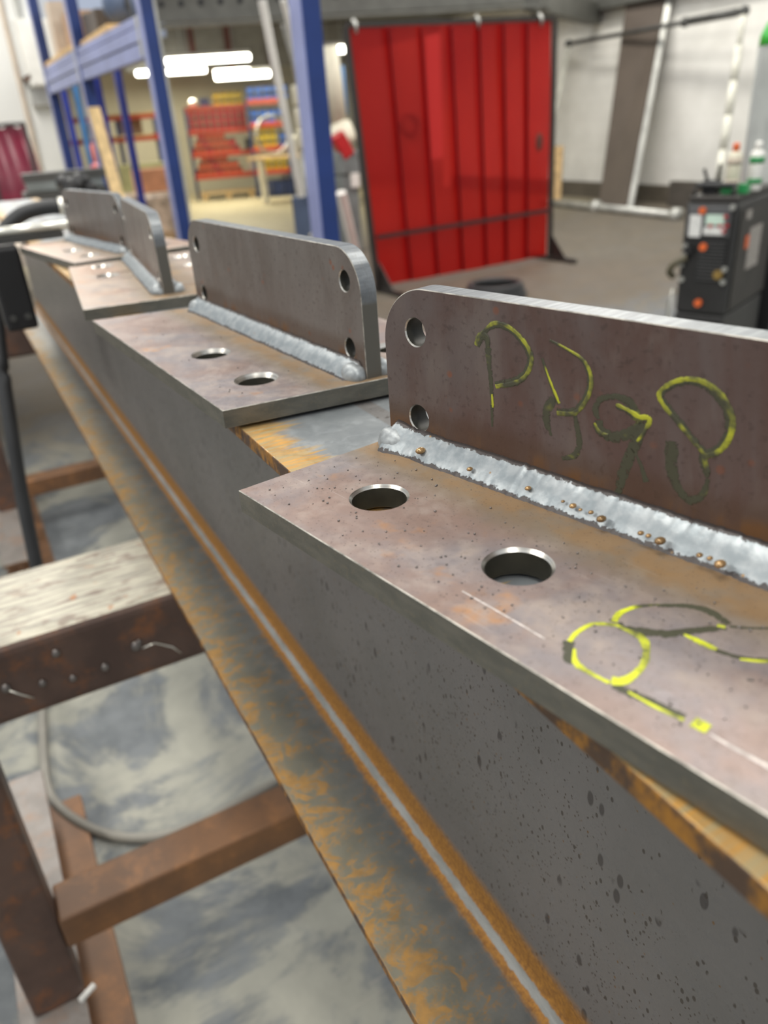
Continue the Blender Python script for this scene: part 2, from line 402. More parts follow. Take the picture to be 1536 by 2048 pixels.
MAROON = plain('maroon_vinyl', (.20, .022, .045), .35, 0, .2, 3)
REDP = plain('red_paint', (.42, .02, .022), .35, 0, .15)
GREEN = plain('bright_green_paint', (.05, .50, .06), .35, 0, .1)
GREENC = plain('green_cap', (.02, .24, .07), .4)
CYLG = plain('grey_cylinder_paint', (.23, .24, .23), .35, .1, .1)
BLUEGREY = plain('blue_grey_paint', (.07, .10, .17), .5, 0, .1)
TEAL = plain('pale_teal_paint', (.28, .42, .36), .5)
FILM = plain('cloudy_wrap_film', (.55, .44, .33), .25, 0, .35, 8)
ORANGE = plain('orange_plastic', (.68, .13, .03), .4)
MACH = plain('grey_machine_paint', (.16, .18, .18), .45, 0, .2)
SCREEN = plain('pale_green_display', (.55, .70, .60), .3, 0, .1)
WELDER = plain('charcoal_welder_case', (.020, .0195, .0195), .45, 0, .2)
WELDER2 = plain('brownish_black_side_panel', (.026, .022, .019), .5, 0, .2)
LABELG = plain('grey_printed_label', (.34, .31, .28), .5, 0, .3, 60)
WHITEL = plain('white_printed_label', (.70, .70, .68), .5, 0, .2, 80)
TUBE = emit('lit_fluorescent_tube', (1, .98, .86), 9.)
CURT = mat_curtain()

# ------------------------------------------------------------------ setting
def plane_box(name, c, d, mat): return struct(MB().box(c, d).build(name, mat))
plane_box('floor', (4, 8, -.05), (24, 32, .1), mat_floor())
plane_box('wall_right', (9.35, 7.5, 2.2), (.3, 14, 4.4), WALLW)
plane_box('wall_back', (6, 19.75, 1.6), (12, .3, 3.2), WALLBK)
plane_box('wall_left', (-1.1, 14.3, 2.4), (6.0, .3, 4.8), WALLL)
plane_box('wall_upper', (2.27, 10.62, 3.7), (1.25, .1, 2.7), WALLB)
# mezzanine: soffit, its front beam with bolt holes, joists
plane_box('ceiling', (6.4, 15.2, 2.92), (8.2, 9.4, .08), MEZZD)
h0 = Vector((2.3, 10.16, 0)); h1 = Vector((7.0, 8.61, 0)); hd = (h1 - h0).normalized(); hn = Vector((hd.y, -hd.x, 0))
tr = thing('trim_1', None, None, (h0.x, h0.y, 2.37)); struct(tr)
m = MB(); m.bar(h0 + Vector((0, 0, 2.58)), h1 + Vector((0, 0, 2.58)), .05, .30); m.bar(h0 + hn * .05 + Vector((0, 0, 2.39)), h1 + hn * .05 + Vector((0, 0, 2.39)), .16, .035)
m.bar(h0 + hn * .05 + Vector((0, 0, 2.74)), h1 + hn * .05 + Vector((0, 0, 2.74)), .16, .03)
m.build('girder', MEZZ, tr)
for k in range(22):
    p = h0 + hd * (.25 + k * .215) + Vector((0, 0, 2.60))
    MB().cyl(p + hn * .026, p + hn * .034, .034, seg=10).build('bolt_hole', BLACK, tr)
struct(MB().bar((6.75, 8.6, 2.47), (9.15, 10.2, 2.47), .2, .24).build('trim_2', MEZZ))
struct(MB().box((9.1, 7, 2.62), (.2, 9, .22)).build('trim_3', MEZZ))
struct(MB().box((9.14, 7.5, .11), (.12, 13, .22)).build('baseboard_right', plain('dark_skirting', (.10, .085, .065), .7)))
JO = plain('red_brown_joist', (.13, .045, .035), .6)
for k, xx in enumerate((382, 457, 540)):
    q = atp(xx, 85, (0, 14.40, 0), (0, 1, 0)); struct(MB().box((q.x, 14.41, 2.56), (.10, .07, .60)).build('trim_%d' % (4 + k), JO))
struct(MB().box((5.3, 14.5, 2.56), (4.2, .1, .62)).build('wall_fascia', plain('grey_board', (.27, .26, .23), .6)))
# conduits on the left wall
for k, (a, b) in enumerate((((22, 60), (88, 400)), ((36, 0), (52, 110)))):
    p = atp(*a, (0, 14.1, 0), (0, 1, 0)); q = atp(*b, (0, 14.1, 0), (0, 1, 0)); q.x = (p.x + q.x) / 2; p.x = q.x
    tag(MB().cyl((p.x, 14.1, 0.0 if k == 0 else q.z), (p.x, 14.1, 4.2), .035, seg=10).build('conduit', CARDL if k == 0 else GALV),
        ('cream conduit running down the white wall above the maroon curtain' if k == 0 else 'thin grey conduit high on the white wall beside the blue rack'), 'pipe')

# ------------------------------------------------------------------ the steel beam
BX, BZ = .2213, .793
H, TF, TW, HW, RR = .3763, .0098, .0044, .087, .016
def ibeam_profile(H, TF, TW, HW, RR):
    pts = []
    def arc(cx, cz, a0, a1, n=10): return [(cx + RR * math.cos(a0 + (a1 - a0) * i / n), cz + RR * math.sin(a0 + (a1 - a0) * i / n)) for i in range(n + 1)]
    pts += [(-HW, 0), (HW, 0), (HW, TF)]
    pts += arc(TW + RR, TF + RR, -PI / 2, -PI)
    pts += arc(TW + RR, H - TF - RR, PI, PI / 2)
    pts += [(HW, H - TF), (HW, H), (-HW, H), (-HW, H - TF)]
    pts += arc(-TW - RR, H - TF - RR, PI / 2, 0)
    pts += arc(-TW - RR, TF + RR, 0, -PI / 2)
    pts += [(-HW, TF)]
    return pts
beam = MB().prism(ibeam_profile(H, TF, TW, HW, RR), (0, -.7, 0), (1, 0, 0), (0, 0, 1), (0, 1, 0), 3.85).build('steel_beam', BEAM, bevel=.0008)
beam.location = (BX, 0, BZ)
tag(beam, 'long grey steel I-beam with orange rust lying on the trestles under the welded brackets', 'beam')
ZT = BZ + H            # top of the flange

# ------------------------------------------------------------------ welded brackets
T = .0124
from mathutils.geometry import tessellate_polygon
def cut_plate(name, poly, holes, t, bev, csk):
    # flat plate with drilled holes, centred on z = 0; materials: 0 face, 1 sawn edge, 2 countersink, 3 bore, 4 arris
    bm = bmesh.new(); n = len(poly)
    area2 = sum(poly[i][0] * poly[(i + 1) % n][1] - poly[(i + 1) % n][0] * poly[i][1] for i in range(n))
    if area2 < 0: poly = poly[::-1]
    ins = []
    for i in range(n):
        a, b, c = Vector(poly[i - 1]), Vector(poly[i]), Vector(poly[(i + 1) % n])
        d1 = (b - a).normalized(); d2 = (c - b).normalized(); n1 = Vector((-d1.y, d1.x)); n2 = Vector((-d2.y, d2.x))
        m = (n1 + n2); m = m / max(.2, m.dot(n1)) if m.length > 1e-6 else n1
        ins.append(b + m * bev)
    def ring(pts, z): return [bm.verts.new((p[0], p[1], z)) for p in pts]
    def wall(A, B, mi):
        for i in range(len(A)):
            f = bm.faces.new((A[i], A[(i + 1) % len(A)], B[(i + 1) % len(A)], B[i])); f.material_index = mi
    h = t / 2
    O = [ring(ins, h), ring(poly, h - bev), ring(poly, -h + bev), ring(ins, -h)]
    wall(O[1], O[0], 4); wall(O[2], O[1], 1); wall(O[3], O[2], 4)
    tops, bots = [O[0]], [O[3]]
    for cx, cy, r in holes:
        def c(rr): return [(cx + rr * math.cos(2 * PI * k / 96), cy + rr * math.sin(2 * PI * k / 96)) for k in range(96)]
        Hh = [ring(c(r + csk), h), ring(c(r), h - csk * 1.2), ring(c(r), -h + .0005), ring(c(r + .0005), -h)]
        wall(Hh[0], Hh[1], 2); wall(Hh[1], Hh[2], 3); wall(Hh[2], Hh[3], 2)
        tops.append(Hh[0]); bots.append(Hh[3])
    for loops, fl in ((tops, False), (bots, True)):
        flat = [v for lp in loops for v in lp]
        for tri in tessellate_polygon([[v.co.copy() for v in lp] for lp in loops]):
            try: f = bm.faces.new([flat[k] for k in tri]); f.material_index = 0
            except ValueError: pass
    bmesh.ops.recalc_face_normals(bm, faces=bm.faces)
    me = bpy.data.meshes.new(name); bm.to_mesh(me); bm.free()
    return me
def place_mesh(me, mtx): me.transform(mtx)

W = .206; FT = .0125; FZ = .086
BR = []
def weld_mesh(u0, u1, yf, side, seed, leg=.0135, lz=.0118):
    # fillet along local x from u0 to u1; yf(x) is the fin face, side -1 front or +1 back
    bm = bmesh.new(); uvl = bm.loops.layers.uv.new('UVMap'); n = 260; m = 10; rows = []
    for i in range(n + 1):
        f = i / n; x = u0 + (u1 - u0) * f
        d = min(f, 1 - f) * (u1 - u0)
        e = min(1, math.sqrt(max(0, 1 - (1 - min(1, d / .009)) ** 2)) + .02)
        bl = 1 + .16 * math.exp(-((x - u0 - .008) / .007) ** 2)      # the blob where the bead starts
        k1 = mn.noise(Vector((x * 60, seed, 0))) * .0010 + mn.noise(Vector((x * 420, seed, 3))) * .0007
        k2 = mn.noise(Vector((x * 60, seed, 7))) * .0008 + mn.noise(Vector((x * 420, seed, 9))) * .0007
        ly = leg * bl * e; lzz = lz * bl * e; row = []
        for j in range(m + 1):
            a = j / m
            bulge = math.sin(a * PI) * .0010 * e * (1 + .25 * mn.noise(Vector((x * 160, a * 3, seed))))
            yy = (ly + k1 * e * 1.3) * (1 - a) if a < .001 else ly * (1 - a) + k1 * e * (1 - a) ** 2 + bulge * .7
            zz = lzz * a + k2 * e * a * a + bulge * .7
            row.append(bm.verts.new((x, yf(x) + side * yy, zz)))
        row.append(bm.verts.new((x, yf(x) - side * .001, 0.0)))
        rows.append(row)
    for i in range(n):
        A, B = rows[i], rows[i + 1]
        for j in range(m + 1):
            f = bm.faces.new((A[j], A[j + 1], B[j + 1], B[j]))
            us = [i / n, i / n, (i + 1) / n, (i + 1) / n]; vs = [j / m, min(1, (j + 1) / m), min(1, (j + 1) / m), j / m]
            for lp, uu, vv in zip(f.loops, us, vs): lp[uvl].uv = (uu, vv)
    bmesh.ops.recalc_face_normals(bm, faces=bm.faces)
    me = bpy.data.meshes.new('weld_bead'); bm.to_mesh(me); bm.free()
    return me

def bracket(A, ang_u, L, quad, hole_u, fin_u0, fin_u1, vf0, vf1, label, zoff=0, nsp=60, fin_r=.03, pm=None, fm=None, csk=.0026):
    # A: front left corner, ang_u: direction of the long side, quad: corner offsets in (u,v)
    u = Vector((math.cos(ang_u), math.sin(ang_u), 0)); v = Vector((-u.y, u.x, 0))
    c = Vector((A[0], A[1], 0)) + u * (L / 2) + v * (W / 2)
    root = thing('welded_bracket', label, 'bracket', (c.x, c.y, ZT + .0001 + zoff), ang_u, 'welded steel brackets along the beam')
    loc = lambda p: (p[0] - L / 2, p[1] - W / 2)
    holes = [(*loc((hu, hv)), .0133) for hu in hole_u for hv in (.0447, W - .0447)]
    me = cut_plate('base_plate', [loc(p) for p in quad], holes, T, .0004, csk)
    me.transform(Matrix.Translation((0, 0, T / 2)))
    base = link('base_plate', me, [pm or PLATE, EDGE, BORE, BOREDK, ARRIS], root)
    # fin standing across the middle, turned a touch off the long side
    xl, xr = fin_u0 - L / 2, fin_u1 - L / 2
    yf0, yf1 = vf0 - W / 2, vf1 - W / 2
    sl = (yf1 - yf0) / (xr - xl); yf = lambda x: yf0 + (x - xl) * sl
    Lf = math.hypot(xr - xl, yf1 - yf0); r = fin_r
    poly = [(0, 0), (Lf, 0)] + [(Lf - r + r * math.cos(a), FZ - r + r * math.sin(a)) for a in [k * PI / 40 for k in range(21)]] + \
           [(r + r * math.cos(a), FZ - r + r * math.sin(a)) for a in [PI / 2 + k * PI / 40 for k in range(21)]]
    fh = [(hx, hz, .0070) for hx in (.0235, Lf - .0205) for hz in (.0640, .0180)]
    me = cut_plate('fin_plate', poly, fh, FT, .0004, .0006)
    # stand it up: local x stays, y -> z, thickness -> +y from the front face
    mt = Matrix.Translation((xl, yf0, T)) @ Matrix.Rotation(math.atan2(yf1 - yf0, xr - xl), 4, 'Z') @ Matrix(((1, 0, 0, 0), (0, 0, -1, FT / 2), (0, 1, 0, 0), (0, 0, 0, 1)))
    me.transform(mt)
    finp = link('fin_plate', me, [fm or FINM, GROUND, BORE, BOREDK, ARRIS], root)
    for side in (-1, 1):
        off = (lambda x: yf(x)) if side < 0 else (lambda x: yf(x) + FT)
        w = weld_mesh(xl + .0005, xr - .0025, off, side, len(BR) * 3.1 + side)
        w.transform(Matrix.Translation((0, 0, T)))
        wo = link('weld_bead', w, WELD, root, smooth=True)
        if side < 0: wf = wo
        for xe, sg in ((xl + .0085, 1), (xr - .0105, -1)):
            cc = Vector((xe, off(xe) + side * .0042, T + .0016))
            cb_ = MB().sph(cc, .0086, (1.35, 1, 1), 24)
            for q in cb_.bm.verts: q.co += (q.co - cc).normalized() * .0009 * mn.noise(q.co * 170)
            cb_.build('weld_crater', WELDE, root, smooth=True, local=True)
    # loose spatter frozen on the plate
    if nsp:
        b = MB(); rnd = random.Random(len(BR) + 3)
        for k in range(nsp):
            x = rnd.uniform(-L / 2 + .01, L / 2 - .01); y = -rnd.random() ** .8 * (W / 2 - .03) - .022
            if any((x - hx) ** 2 + (y - hy) ** 2 < .016 ** 2 for hx, hy, _ in holes): continue
            q = rnd.uniform(.00022, .0006); b.sph((x, y, T + q * .5), q, seg=8)
        s = b.build('weld_spatter', SPAT, base, smooth=True, local=True); s['kind'] = 'stuff'
    BR.append(dict(root=root, base=base, fin=finp, weld=wf, u=u, v=v, c=c, L=L, yf=yf, A=Vector((A[0], A[1], 0))))
    return BR[-1]

U = lambda x, y: math.atan2(y, x)
b1 = bracket((.0934, .3465), U(.1769, -.9842), .350, [(0, 0), (.350, 0), (.350, W), (.003, W)], (.0576, .1467), .0045, .345, .0955, .1165,
             'nearest welded steel bracket, brown fin marked PB98 in yellow above a pinkish base plate', zoff=.0014, nsp=260, csk=.0013)
b2 = bracket((.1026, .8155), U(.0611, -.9981), .350, [(0, 0), (.350, 0), (.377, W), (.047, W)], (.2102, .3011), .030, .3585, .1000, .1032,
             'second nearest welded bracket, unmarked grey-brown fin with rounded corner in front of the red curtain', zoff=.0026, nsp=40, fm=FINM2)
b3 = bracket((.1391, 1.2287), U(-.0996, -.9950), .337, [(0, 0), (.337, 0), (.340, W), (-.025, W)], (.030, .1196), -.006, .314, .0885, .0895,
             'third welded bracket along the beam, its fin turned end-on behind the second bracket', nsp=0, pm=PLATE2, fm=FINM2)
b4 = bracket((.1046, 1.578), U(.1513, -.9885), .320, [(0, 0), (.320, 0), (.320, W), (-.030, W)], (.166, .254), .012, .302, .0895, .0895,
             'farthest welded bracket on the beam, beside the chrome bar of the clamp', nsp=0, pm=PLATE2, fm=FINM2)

# marks drawn on the nearest bracket
def ribbon(pts, w, nrm, lift=.0002, off=0.):
    # a thin painted stroke along 3D pts lying on a plane with normal nrm
    bm = bmesh.new(); uvl = bm.loops.layers.uv.new('UVMap'); nrm = Vector(nrm).normalized(); n = len(pts)
    P = [Vector(p) for p in pts]; Q = []; Wd = []
    for i in range(n - 1):
        p0, p1, p2, p3 = P[max(0, i - 1)], P[i], P[i + 1], P[min(n - 1, i + 2)]
        w1 = w[i] if isinstance(w, list) else w; w2 = w[i + 1] if isinstance(w, list) else w
        for k in range(8):
            t = k / 8
            Q.append(.5 * ((2 * p1) + (p2 - p0) * t + (2 * p0 - 5 * p1 + 4 * p2 - p3) * t * t + (3 * p1 - p0 - 3 * p2 + p3) * t ** 3)); Wd.append(w1 + (w2 - w1) * t)
    Q.append(P[-1]); Wd.append(w[-1] if isinstance(w, list) else w)
    prev = None; AA = (-1, -.5, .5, 1)
    for i, q in enumerate(Q):
        tg = (Q[min(i + 1, len(Q) - 1)] - Q[max(i - 1, 0)]).normalized(); s = nrm.cross(tg)
        ww = Wd[i] / 2 * (1 + .3 * mn.noise(q * 700))
        row = [bm.verts.new(q + s * (ww * a + off * Wd[i]) + nrm * lift * (1 if abs(a) < 1 else .4)) for a in AA]
        if prev:
            for a in range(3):
                f = bm.faces.new((prev[a], prev[a + 1], row[a + 1], row[a]))
                for lp, vv in zip(f.loops, (AA[a], AA[a + 1], AA[a + 1], AA[a])): lp[uvl].uv = (i * .1, vv / 2 + .5)
        prev = row
    return bm
def strokes(name, lst, conv, proj, nrm, mat, root, lift=.0002, ws=1., off=0.):
    for pts, w in lst:
        ww = [x * ws for x in w] if isinstance(w, list) else w * ws
        bm = ribbon([proj(*conv(*p)) for p in pts], ww, nrm, lift, off)
        bm.transform(ROOTM[root.name].inverted()); me = bpy.data.meshes.new(name); bm.to_mesh(me); bm.free()
        link(name, me, mat, root)
R1 = b1['root']; rm1 = ROOTM[R1.name]
p0 = rm1 @ Vector((b1['L'] * 0, b1['yf'](0), .05)); p1_ = rm1 @ Vector((.1, b1['yf'](.1), .05))
fd = (p1_ - p0).normalized(); fn = Vector((fd.y, -fd.x, 0))
if fn.dot(CAM - p0) < 0: fn = -fn
finproj = lambda x, y: atp(x, y, p0, fn)
cF = lambda X, Y: (740 + X * .5182, 540 + Y * .5183)
bright_f = [
 ([(412, 292), (420, 265), (436, 252), (452, 262), (456, 300)], [.003, .0035, .004, .003, .002]),
 ([(432, 246), (480, 208), (540, 225), (595, 280), (622, 340), (603, 400), (562, 432), (485, 446)], [.002, .0026, .0028, .003, .003, .003, .0038, .003]),
 ([(470, 478), (474, 530)], .0016),
 ([(665, 340), (690, 415), (730, 515)], [.001, .0014, .0018]),
 ([(695, 270), (760, 305), (825, 350), (852, 420), (838, 490), (790, 548), (722, 548)], [.001, .0012, .0018, .0026, .0026, .003, .0034]),
 ([(950, 520), (1000, 545), (1040, 570), (1076, 575), (1062, 615), (1030, 660)], [.002, .0024, .003, .003, .002, .0015]),
 ([(866, 590), (885, 625), (920, 640)], [.0014, .0022, .002]),
 ([(1295, 712), (1210, 610), (1122, 495), (1150, 448), (1215, 425), (1285, 435), (1355, 490), (1394, 575), (1382, 650), (1340, 700), (1290, 722), (1302, 780), (1300, 800)], [.0022, .0024, .003, .0026, .0026, .003, .0034, .0034, .003, .003, .003, .0026, .001])]
dark_f = [
 ([(455, 300), (462, 380), (470, 470), (472, 605)], [.004, .003, .0025, .0012]),
 ([(710, 495), (684, 540), (684, 595), (700, 640)], [.004, .005, .004, .001]),
 ([(788, 548), (800, 610), (808, 670), (790, 715), (742, 727)], [.002, .003, .003, .003, .002]),
 ([(1030, 560), (1000, 510), (950, 490), (892, 498), (870, 540), (882, 575)], [.004, .004, .003, .003, .003, .002]),
 ([(882, 580), (895, 625), (960, 645), (1020, 612), (1045, 580)], [.004, .005, .0055, .004, .002]),
 ([(1050, 590), (1020, 680), (978, 780), (958, 862)], [.005, .0055, .005, .0035]),
 ([(1003, 680), (1040, 740), (1066, 818)], [.0012, .0016, .003]),
 ([(1166, 660), (1164, 760), (1190, 845), (1240, 888), (1285, 865), (1305, 805)], [.006, .0055, .004, .004, .003, .0015])]
strokes('paint_stroke', dark_f, cF, finproj, fn, PAINTD, b1['fin'], .00012)
strokes('paint_halo', bright_f, cF, finproj, fn, PAINTD, b1['fin'], .0002, 1.15, -.12)  # dark halo of the marker laid under each bright stroke
strokes('paint_stroke', bright_f, cF, finproj, fn, PAINT, b1['fin'], .0003, .8, .12)
cP = lambda X, Y: (900 + X * .4141, 1050 + Y * .4141)
plproj = lambda x, y: onz(x, y, ZT + T + .0015)
bright_p = [
 ([(800, 482), (690, 478), (610, 520), (574, 565)], [.0022, .002, .002, .0016]),
 ([(600, 600), (600, 650), (622, 686), (700, 730), (770, 765)], [.001, .002, .003, .0016, .0016]),
 ([(780, 755), (830, 760), (890, 728), (940, 670), (952, 600), (930, 545), (860, 510), (800, 482)], [.004, .004, .0028, .0024, .0026, .0036, .002, .002]),
 ([(795, 470), (822, 428), (900, 398), (1010, 386)], [.0024, .0024, .0022, .001]),
 ([(1130, 530), (1200, 566), (1285, 606)], [.001, .003, .002]),
 ([(860, 808), (1000, 885), (1130, 945)], [.001, .0016, .0014]),
 ([(1170, 955), (1245, 992)], [.005, .005]),
 ([(1290, 486), (1330, 494)], .002), ([(1400, 650), (1536, 662), (1700, 655)], [.001, .0016, .0016])]
dark_p = [
 ([(574, 560), (574, 640), (596, 670)], [.004, .004, .002]),
 ([(1000, 390), (1150, 392), (1260, 422), (1345, 480)], [.002, .003, .004, .003]),
 ([(1330, 495), (1200, 508), (1050, 526), (930, 515), (850, 500), (812, 474)], [.003, .0035, .0045, .0045, .004, .003]),
 ([(1350, 490), (1450, 498), (1560, 500)], [.0015, .0012, .001]),
 ([(1285, 606), (1400, 640), (1560, 656), (1720, 648)], [.002, .0022, .0024, .0024]),
 ([(790, 775), (870, 812), (1000, 870), (1130, 930)], [.003, .004, .0035, .0035])]
strokes('paint_stroke', dark_p, cP, plproj, (0, 0, 1), PAINTD, b1['base'], .0001)
strokes('paint_stroke', bright_p, cP, plproj, (0, 0, 1), PAINTB, b1['base'], .0003, .95, .1)
strokes('scribed_line', [([(60, 320), (200, 400), (330, 475), (460, 552)], .0007), ([(1255, 1010), (1340, 1060), (1440, 1115), (1560, 1180), (1700, 1262)], [.0008, .0012, .0014, .0014, .0014])],
        cP, plproj, (0, 0, 1), SCRIBE, b1['base'])
# golden slag islands on the front bead
for X, Y, s in ((195, 697, 1.7), (385, 768, 1.0), (610, 842, 1.0), (745, 893, .6), (783, 910, 1.1), (812, 925, .6), (853, 935, .8), (893, 960, 1.4), (1045, 1015, .9), (1075, 1025, .8), (1120, 1045, 1.5), (1272, 1100, .9), (1312, 1112, .8), (1352, 1134, 1.5), (150, 662, .8)):
    xx, yy = cF(X, Y); q = onz(xx, yy, ZT + T + .0072)
    MB().sph(q, .00135 * s, (1.3, 1.0, .75), seg=10).build('slag_island', SLAG, b1['weld'], smooth=True)

# ------------------------------------------------------------------ trestles
def trestle(dx, y0, zs, label, extra):
    t = thing('steel_trestle', label, 'trestle', (dx, y0, 0), 0)
    x0, x1 = -.75, 1.05
    b = MB().box(((x0 + x1) / 2 + dx, y0 + .098, .793 - .061), (x1 - x0, .196, .122))
    o = b.build('top_beam', [RUSTDK, WORN], t, bevel=.017); o.modifiers[0].segments = 4
    for p in o.data.polygons: p.material_index = 1 if p.normal.z > .9 else 0
    for xl in (-.172, .68):
        lg = MB().box((xl + dx, y0 + .028, .12 + .2745), (.078, .056, .549)).build('leg', RUSTDK, t, bevel=.006)
        # I-section foot running along the floor
        pr = [(-.05, 0), (.05, 0), (.05, .012), (.005, .012), (.005, .108), (.05, .108), (.05, .12), (-.05, .12), (-.05, .108), (-.005, .108), (-.005, .012), (-.05, .012)]
        pr = [(a * 1.0 + (.056 if (c < .02 and a > .03) else 0), c) for a, c in pr]
        f = MB().prism(pr, (xl - .012 + dx, y0 - .45, 0), (1, 0, 0), (0, 0, 1), (0, 1, 0), 1.02).build('foot', [RUSTBR, RUSTGR], t, bevel=.002)
        for p in f.data.polygons: p.material_index = 1 if (p.normal.z > .9 and p.center.z > .1) else 0
    MB().box((.254 + dx, y0 + .0375, zs - .0325), (.774, .075, .065)).build('stretcher', [RUSTBR], t, bevel=.005)
    if extra:
        for X, Y, r in ((112, 1306, .0055), (210, 1334, .0055), (85, 1366, .005), (146, 1356, .005), (272, 1292, .007), (12, 1376, .006), (278, 1284, .004)):
            q = atp(X, Y, (0, y0, 0), (0, 1, 0)); b = MB(); b.sph(q + Vector((0, -.001, 0)), r, (1, .7, 1.2), seg=12)
            b.build('weld_drip', SPAT, o, smooth=True)
        for path in (((285, 1296), (310, 1286), (345, 1294), (362, 1306)), ((15, 1380), (45, 1390), (68, 1396))):
            MB().tube([atp(*q, (0, y0 - .003, 0), (0, 1, 0)) for q in path], .0011, 6).build('weld_whisker', CHROME, o, smooth=True)
    return t
trestle(0, .925, .300, 'near rusty trestle of box steel with worn bright top under the beam', True)
trestle(.1, 2.98, .215, 'far rusty trestle at the left edge, behind the hanging black cable', False)
# chalk stub lying on the foot
tag(MB().bar((-.143, .915, .126), (-.118, .93, .126), .007, .007).build('chalk_stick', WHITE), 'small pale chalk stick lying on the near trestle foot', 'chalk')

# cables on and above the floor
pts = [onz(x, y, .011) for x, y in ((84, 1365), (84, 1400), (85, 1440), (88, 1520), (100, 1590), (150, 1640), (220, 1670), (300, 1676), (380, 1655), (470, 1610), (560, 1560))]
def smooth_path(P, n=6):
    P = [Vector(p) for p in P]; Q = []
    for i in range(len(P) - 1):
        p0, p1, p2, p3 = P[max(0, i - 1)], P[i], P[i + 1], P[min(len(P) - 1, i + 2)]
        for k in range(n):
            t = k / n; Q.append(.5 * ((2 * p1) + (p2 - p0) * t + (2 * p0 - 5 * p1 + 4 * p2 - p3) * t * t + (3 * p1 - p0 - 3 * p2 + p3) * t ** 3))
    return Q + [P[-1]]
tag(MB().tube(smooth_path(pts), .011, 10).build('floor_cable', GREYR, smooth=True), 'dusty grey cable looping on the stained floor behind the near trestle', 'cable')
cb = [atd(x, y, d) for x, y, d in ((-14, 560, 1.86), (-6, 640, 1.83), (2, 720, 1.80), (18, 830, 1.77), (42, 980, 1.74), (62, 1080, 1.72), (82, 1180, 1.70))]
cb += [atd(85, 1260, 1.72), onz(84, 1345, .02)]
tag(MB().tube(smooth_path(cb), .0145, 12).build('black_cable', RUBBER, smooth=True), 'thick black cable hanging down past the far trestle at the left edge', 'cable')

# clamp with chrome bar at the far end of the beam, black hose above it
YC = 1.66
cl = thing('beam_clamp', 'black clamp block with a chrome bar gripping the beam at the left edge', 'clamp', (.08, YC, 1.05))
q0, q1 = atd(-40, 491, 1.64), atd(150, 457, 1.64)
q0.z = q1.z = ZT + T + .022
MB().cyl(q0, q1, .0085, seg=16).build('chrome_bar', CHROME, cl, smooth=True)
MB().box(((q0.x + q1.x) / 2, (q0.y + q1.y) / 2 , ZT + T + .008), (.12, .03, .012)).build('clamp_pad', DKGREY, cl)
MB().box((.078, YC, 1.105), (.056, .10, .15)).build('clamp_block', BLACK, cl, bevel=.006)
for k in (-1, 1): MB().cyl((.078 + k * .013, YC - .051, 1.055), (.078 + k * .013, YC - .056, 1.055), .006, seg=10).build('bolt', DKGREY, cl)
hs = [atd(x, y, d) for x, y, d in ((-30, 540, 1.80), (-8, 490, 1.80), (14, 455, 1.80), (45, 428, 1.80), (85, 416, 1.80), (118, 413, 1.80))]
ho = thing('torch_hose', 'curved black hose with a chrome collar beside the farthest bracket', 'hose', tuple(hs[0]))
MB().tube(smooth_path(hs), .0145, 12).build('hose', RUBBER, ho, smooth=True)
MB().tube([hs[-1], hs[-1] + (hs[-1] - hs[-2]).normalized() * .016], .0175, 14).build('collar', CHROME, ho, smooth=True)
MB().tube([hs[-1] + Vector((.012, 0, 0)), hs[-1] + Vector((.03, .0, -.002))], .012, 12).build('tip', BLACK, ho, smooth=True)

# bench with steel beyond the end of the beam
bn = thing('work_bench', 'low pale-topped work bench beyond the far end of the beam', 'bench', (-.2, 4.7, 0))
MB().box((-.10, 4.75, .93), (1.5, 2.5, .05)).build('bench_top', CARDL, bn)
for x in (-.75, .55):
    for y in (3.6, 5.9): MB().box((x, y, .45), (.08, .08, .9)).build('leg', DKGREY, bn)
tag(MB().box((.55, 4.2, .975), (.34, .55, .035), rz=.2).build('timber_board', WOODO), 'orange timber board lying on the bench', 'board')
for k, (w, dz) in enumerate(((.55, 0), (.5, .055), (.46, .11), (.5, .16))):
    p = atd(122 + k * 3, 366, 5.8)
    tag(MB().box((p.x, p.y, .957 + .027 + dz), (w, .26, .05), rz=-.03 * k).build('steel_flat', DKGREY if k % 2 else MACH),
        ['grey steel length at the bottom of the stack on the bench', 'dark steel length second from the bottom of the bench stack', 'grey steel length third up in the bench stack', 'dark steel length topmost of the bench stack'][k], 'steel bar', 'steel lengths stacked on the bench')
p = atd(157, 375, 5.1)
gb = MB()
for k in range(9):
    a = random.Random(k).random; gb.sph(p + Vector(((a() - .5) * .17, (a() - .5) * .1, (a() - .5) * .11)), .055, (1, 1, .8), 10)
gb.tube([p + Vector((-.05, 0, 0)), p + Vector((-.09, -.02, -.06)), p + Vector((-.09, -.02, -.14))], .02)
tag(gb.build('work_gloves', BLACK, smooth=True), 'crumpled black work gloves lying by the steel stack', 'gloves')

# ------------------------------------------------------------------ maroon welding curtain on the left
mc = thing('maroon_curtain', 'maroon welding curtain hanging in front of the white left wall', 'curtain', tuple(atd(30, 385, 9.0) * 1))
pw = atd(-60, 262, 9); pe = atd(52, 256, 9); pb = atd(78, 390, 9)
b = MB(); n = 24; bmv = []
for i in range(n + 1):
    f = i / n; x = pw.x + (pe.x - pw.x) * f; y = pw.y + .015 * math.sin(f * 9)
    ztop = pe.z + .03 * abs(math.sin(f * 11)); bmv.append((b.bm.verts.new((x, y, ztop)), b.bm.verts.new((x + .12 * f, y, .25))))
for i in range(n): b.bm.faces.new((bmv[i][0], bmv[i + 1][0], bmv[i + 1][1], bmv[i][1]))
o = b.build('curtain_sheet', MAROON, mc, smooth=True); s = o.modifiers.new('Solid', 'SOLIDIFY'); s.thickness = .004
MB().cyl((pw.x, pw.y, pe.z + .04), (pe.x, pe.y, pe.z + .04), .018).build('rail', DKGREY, mc)
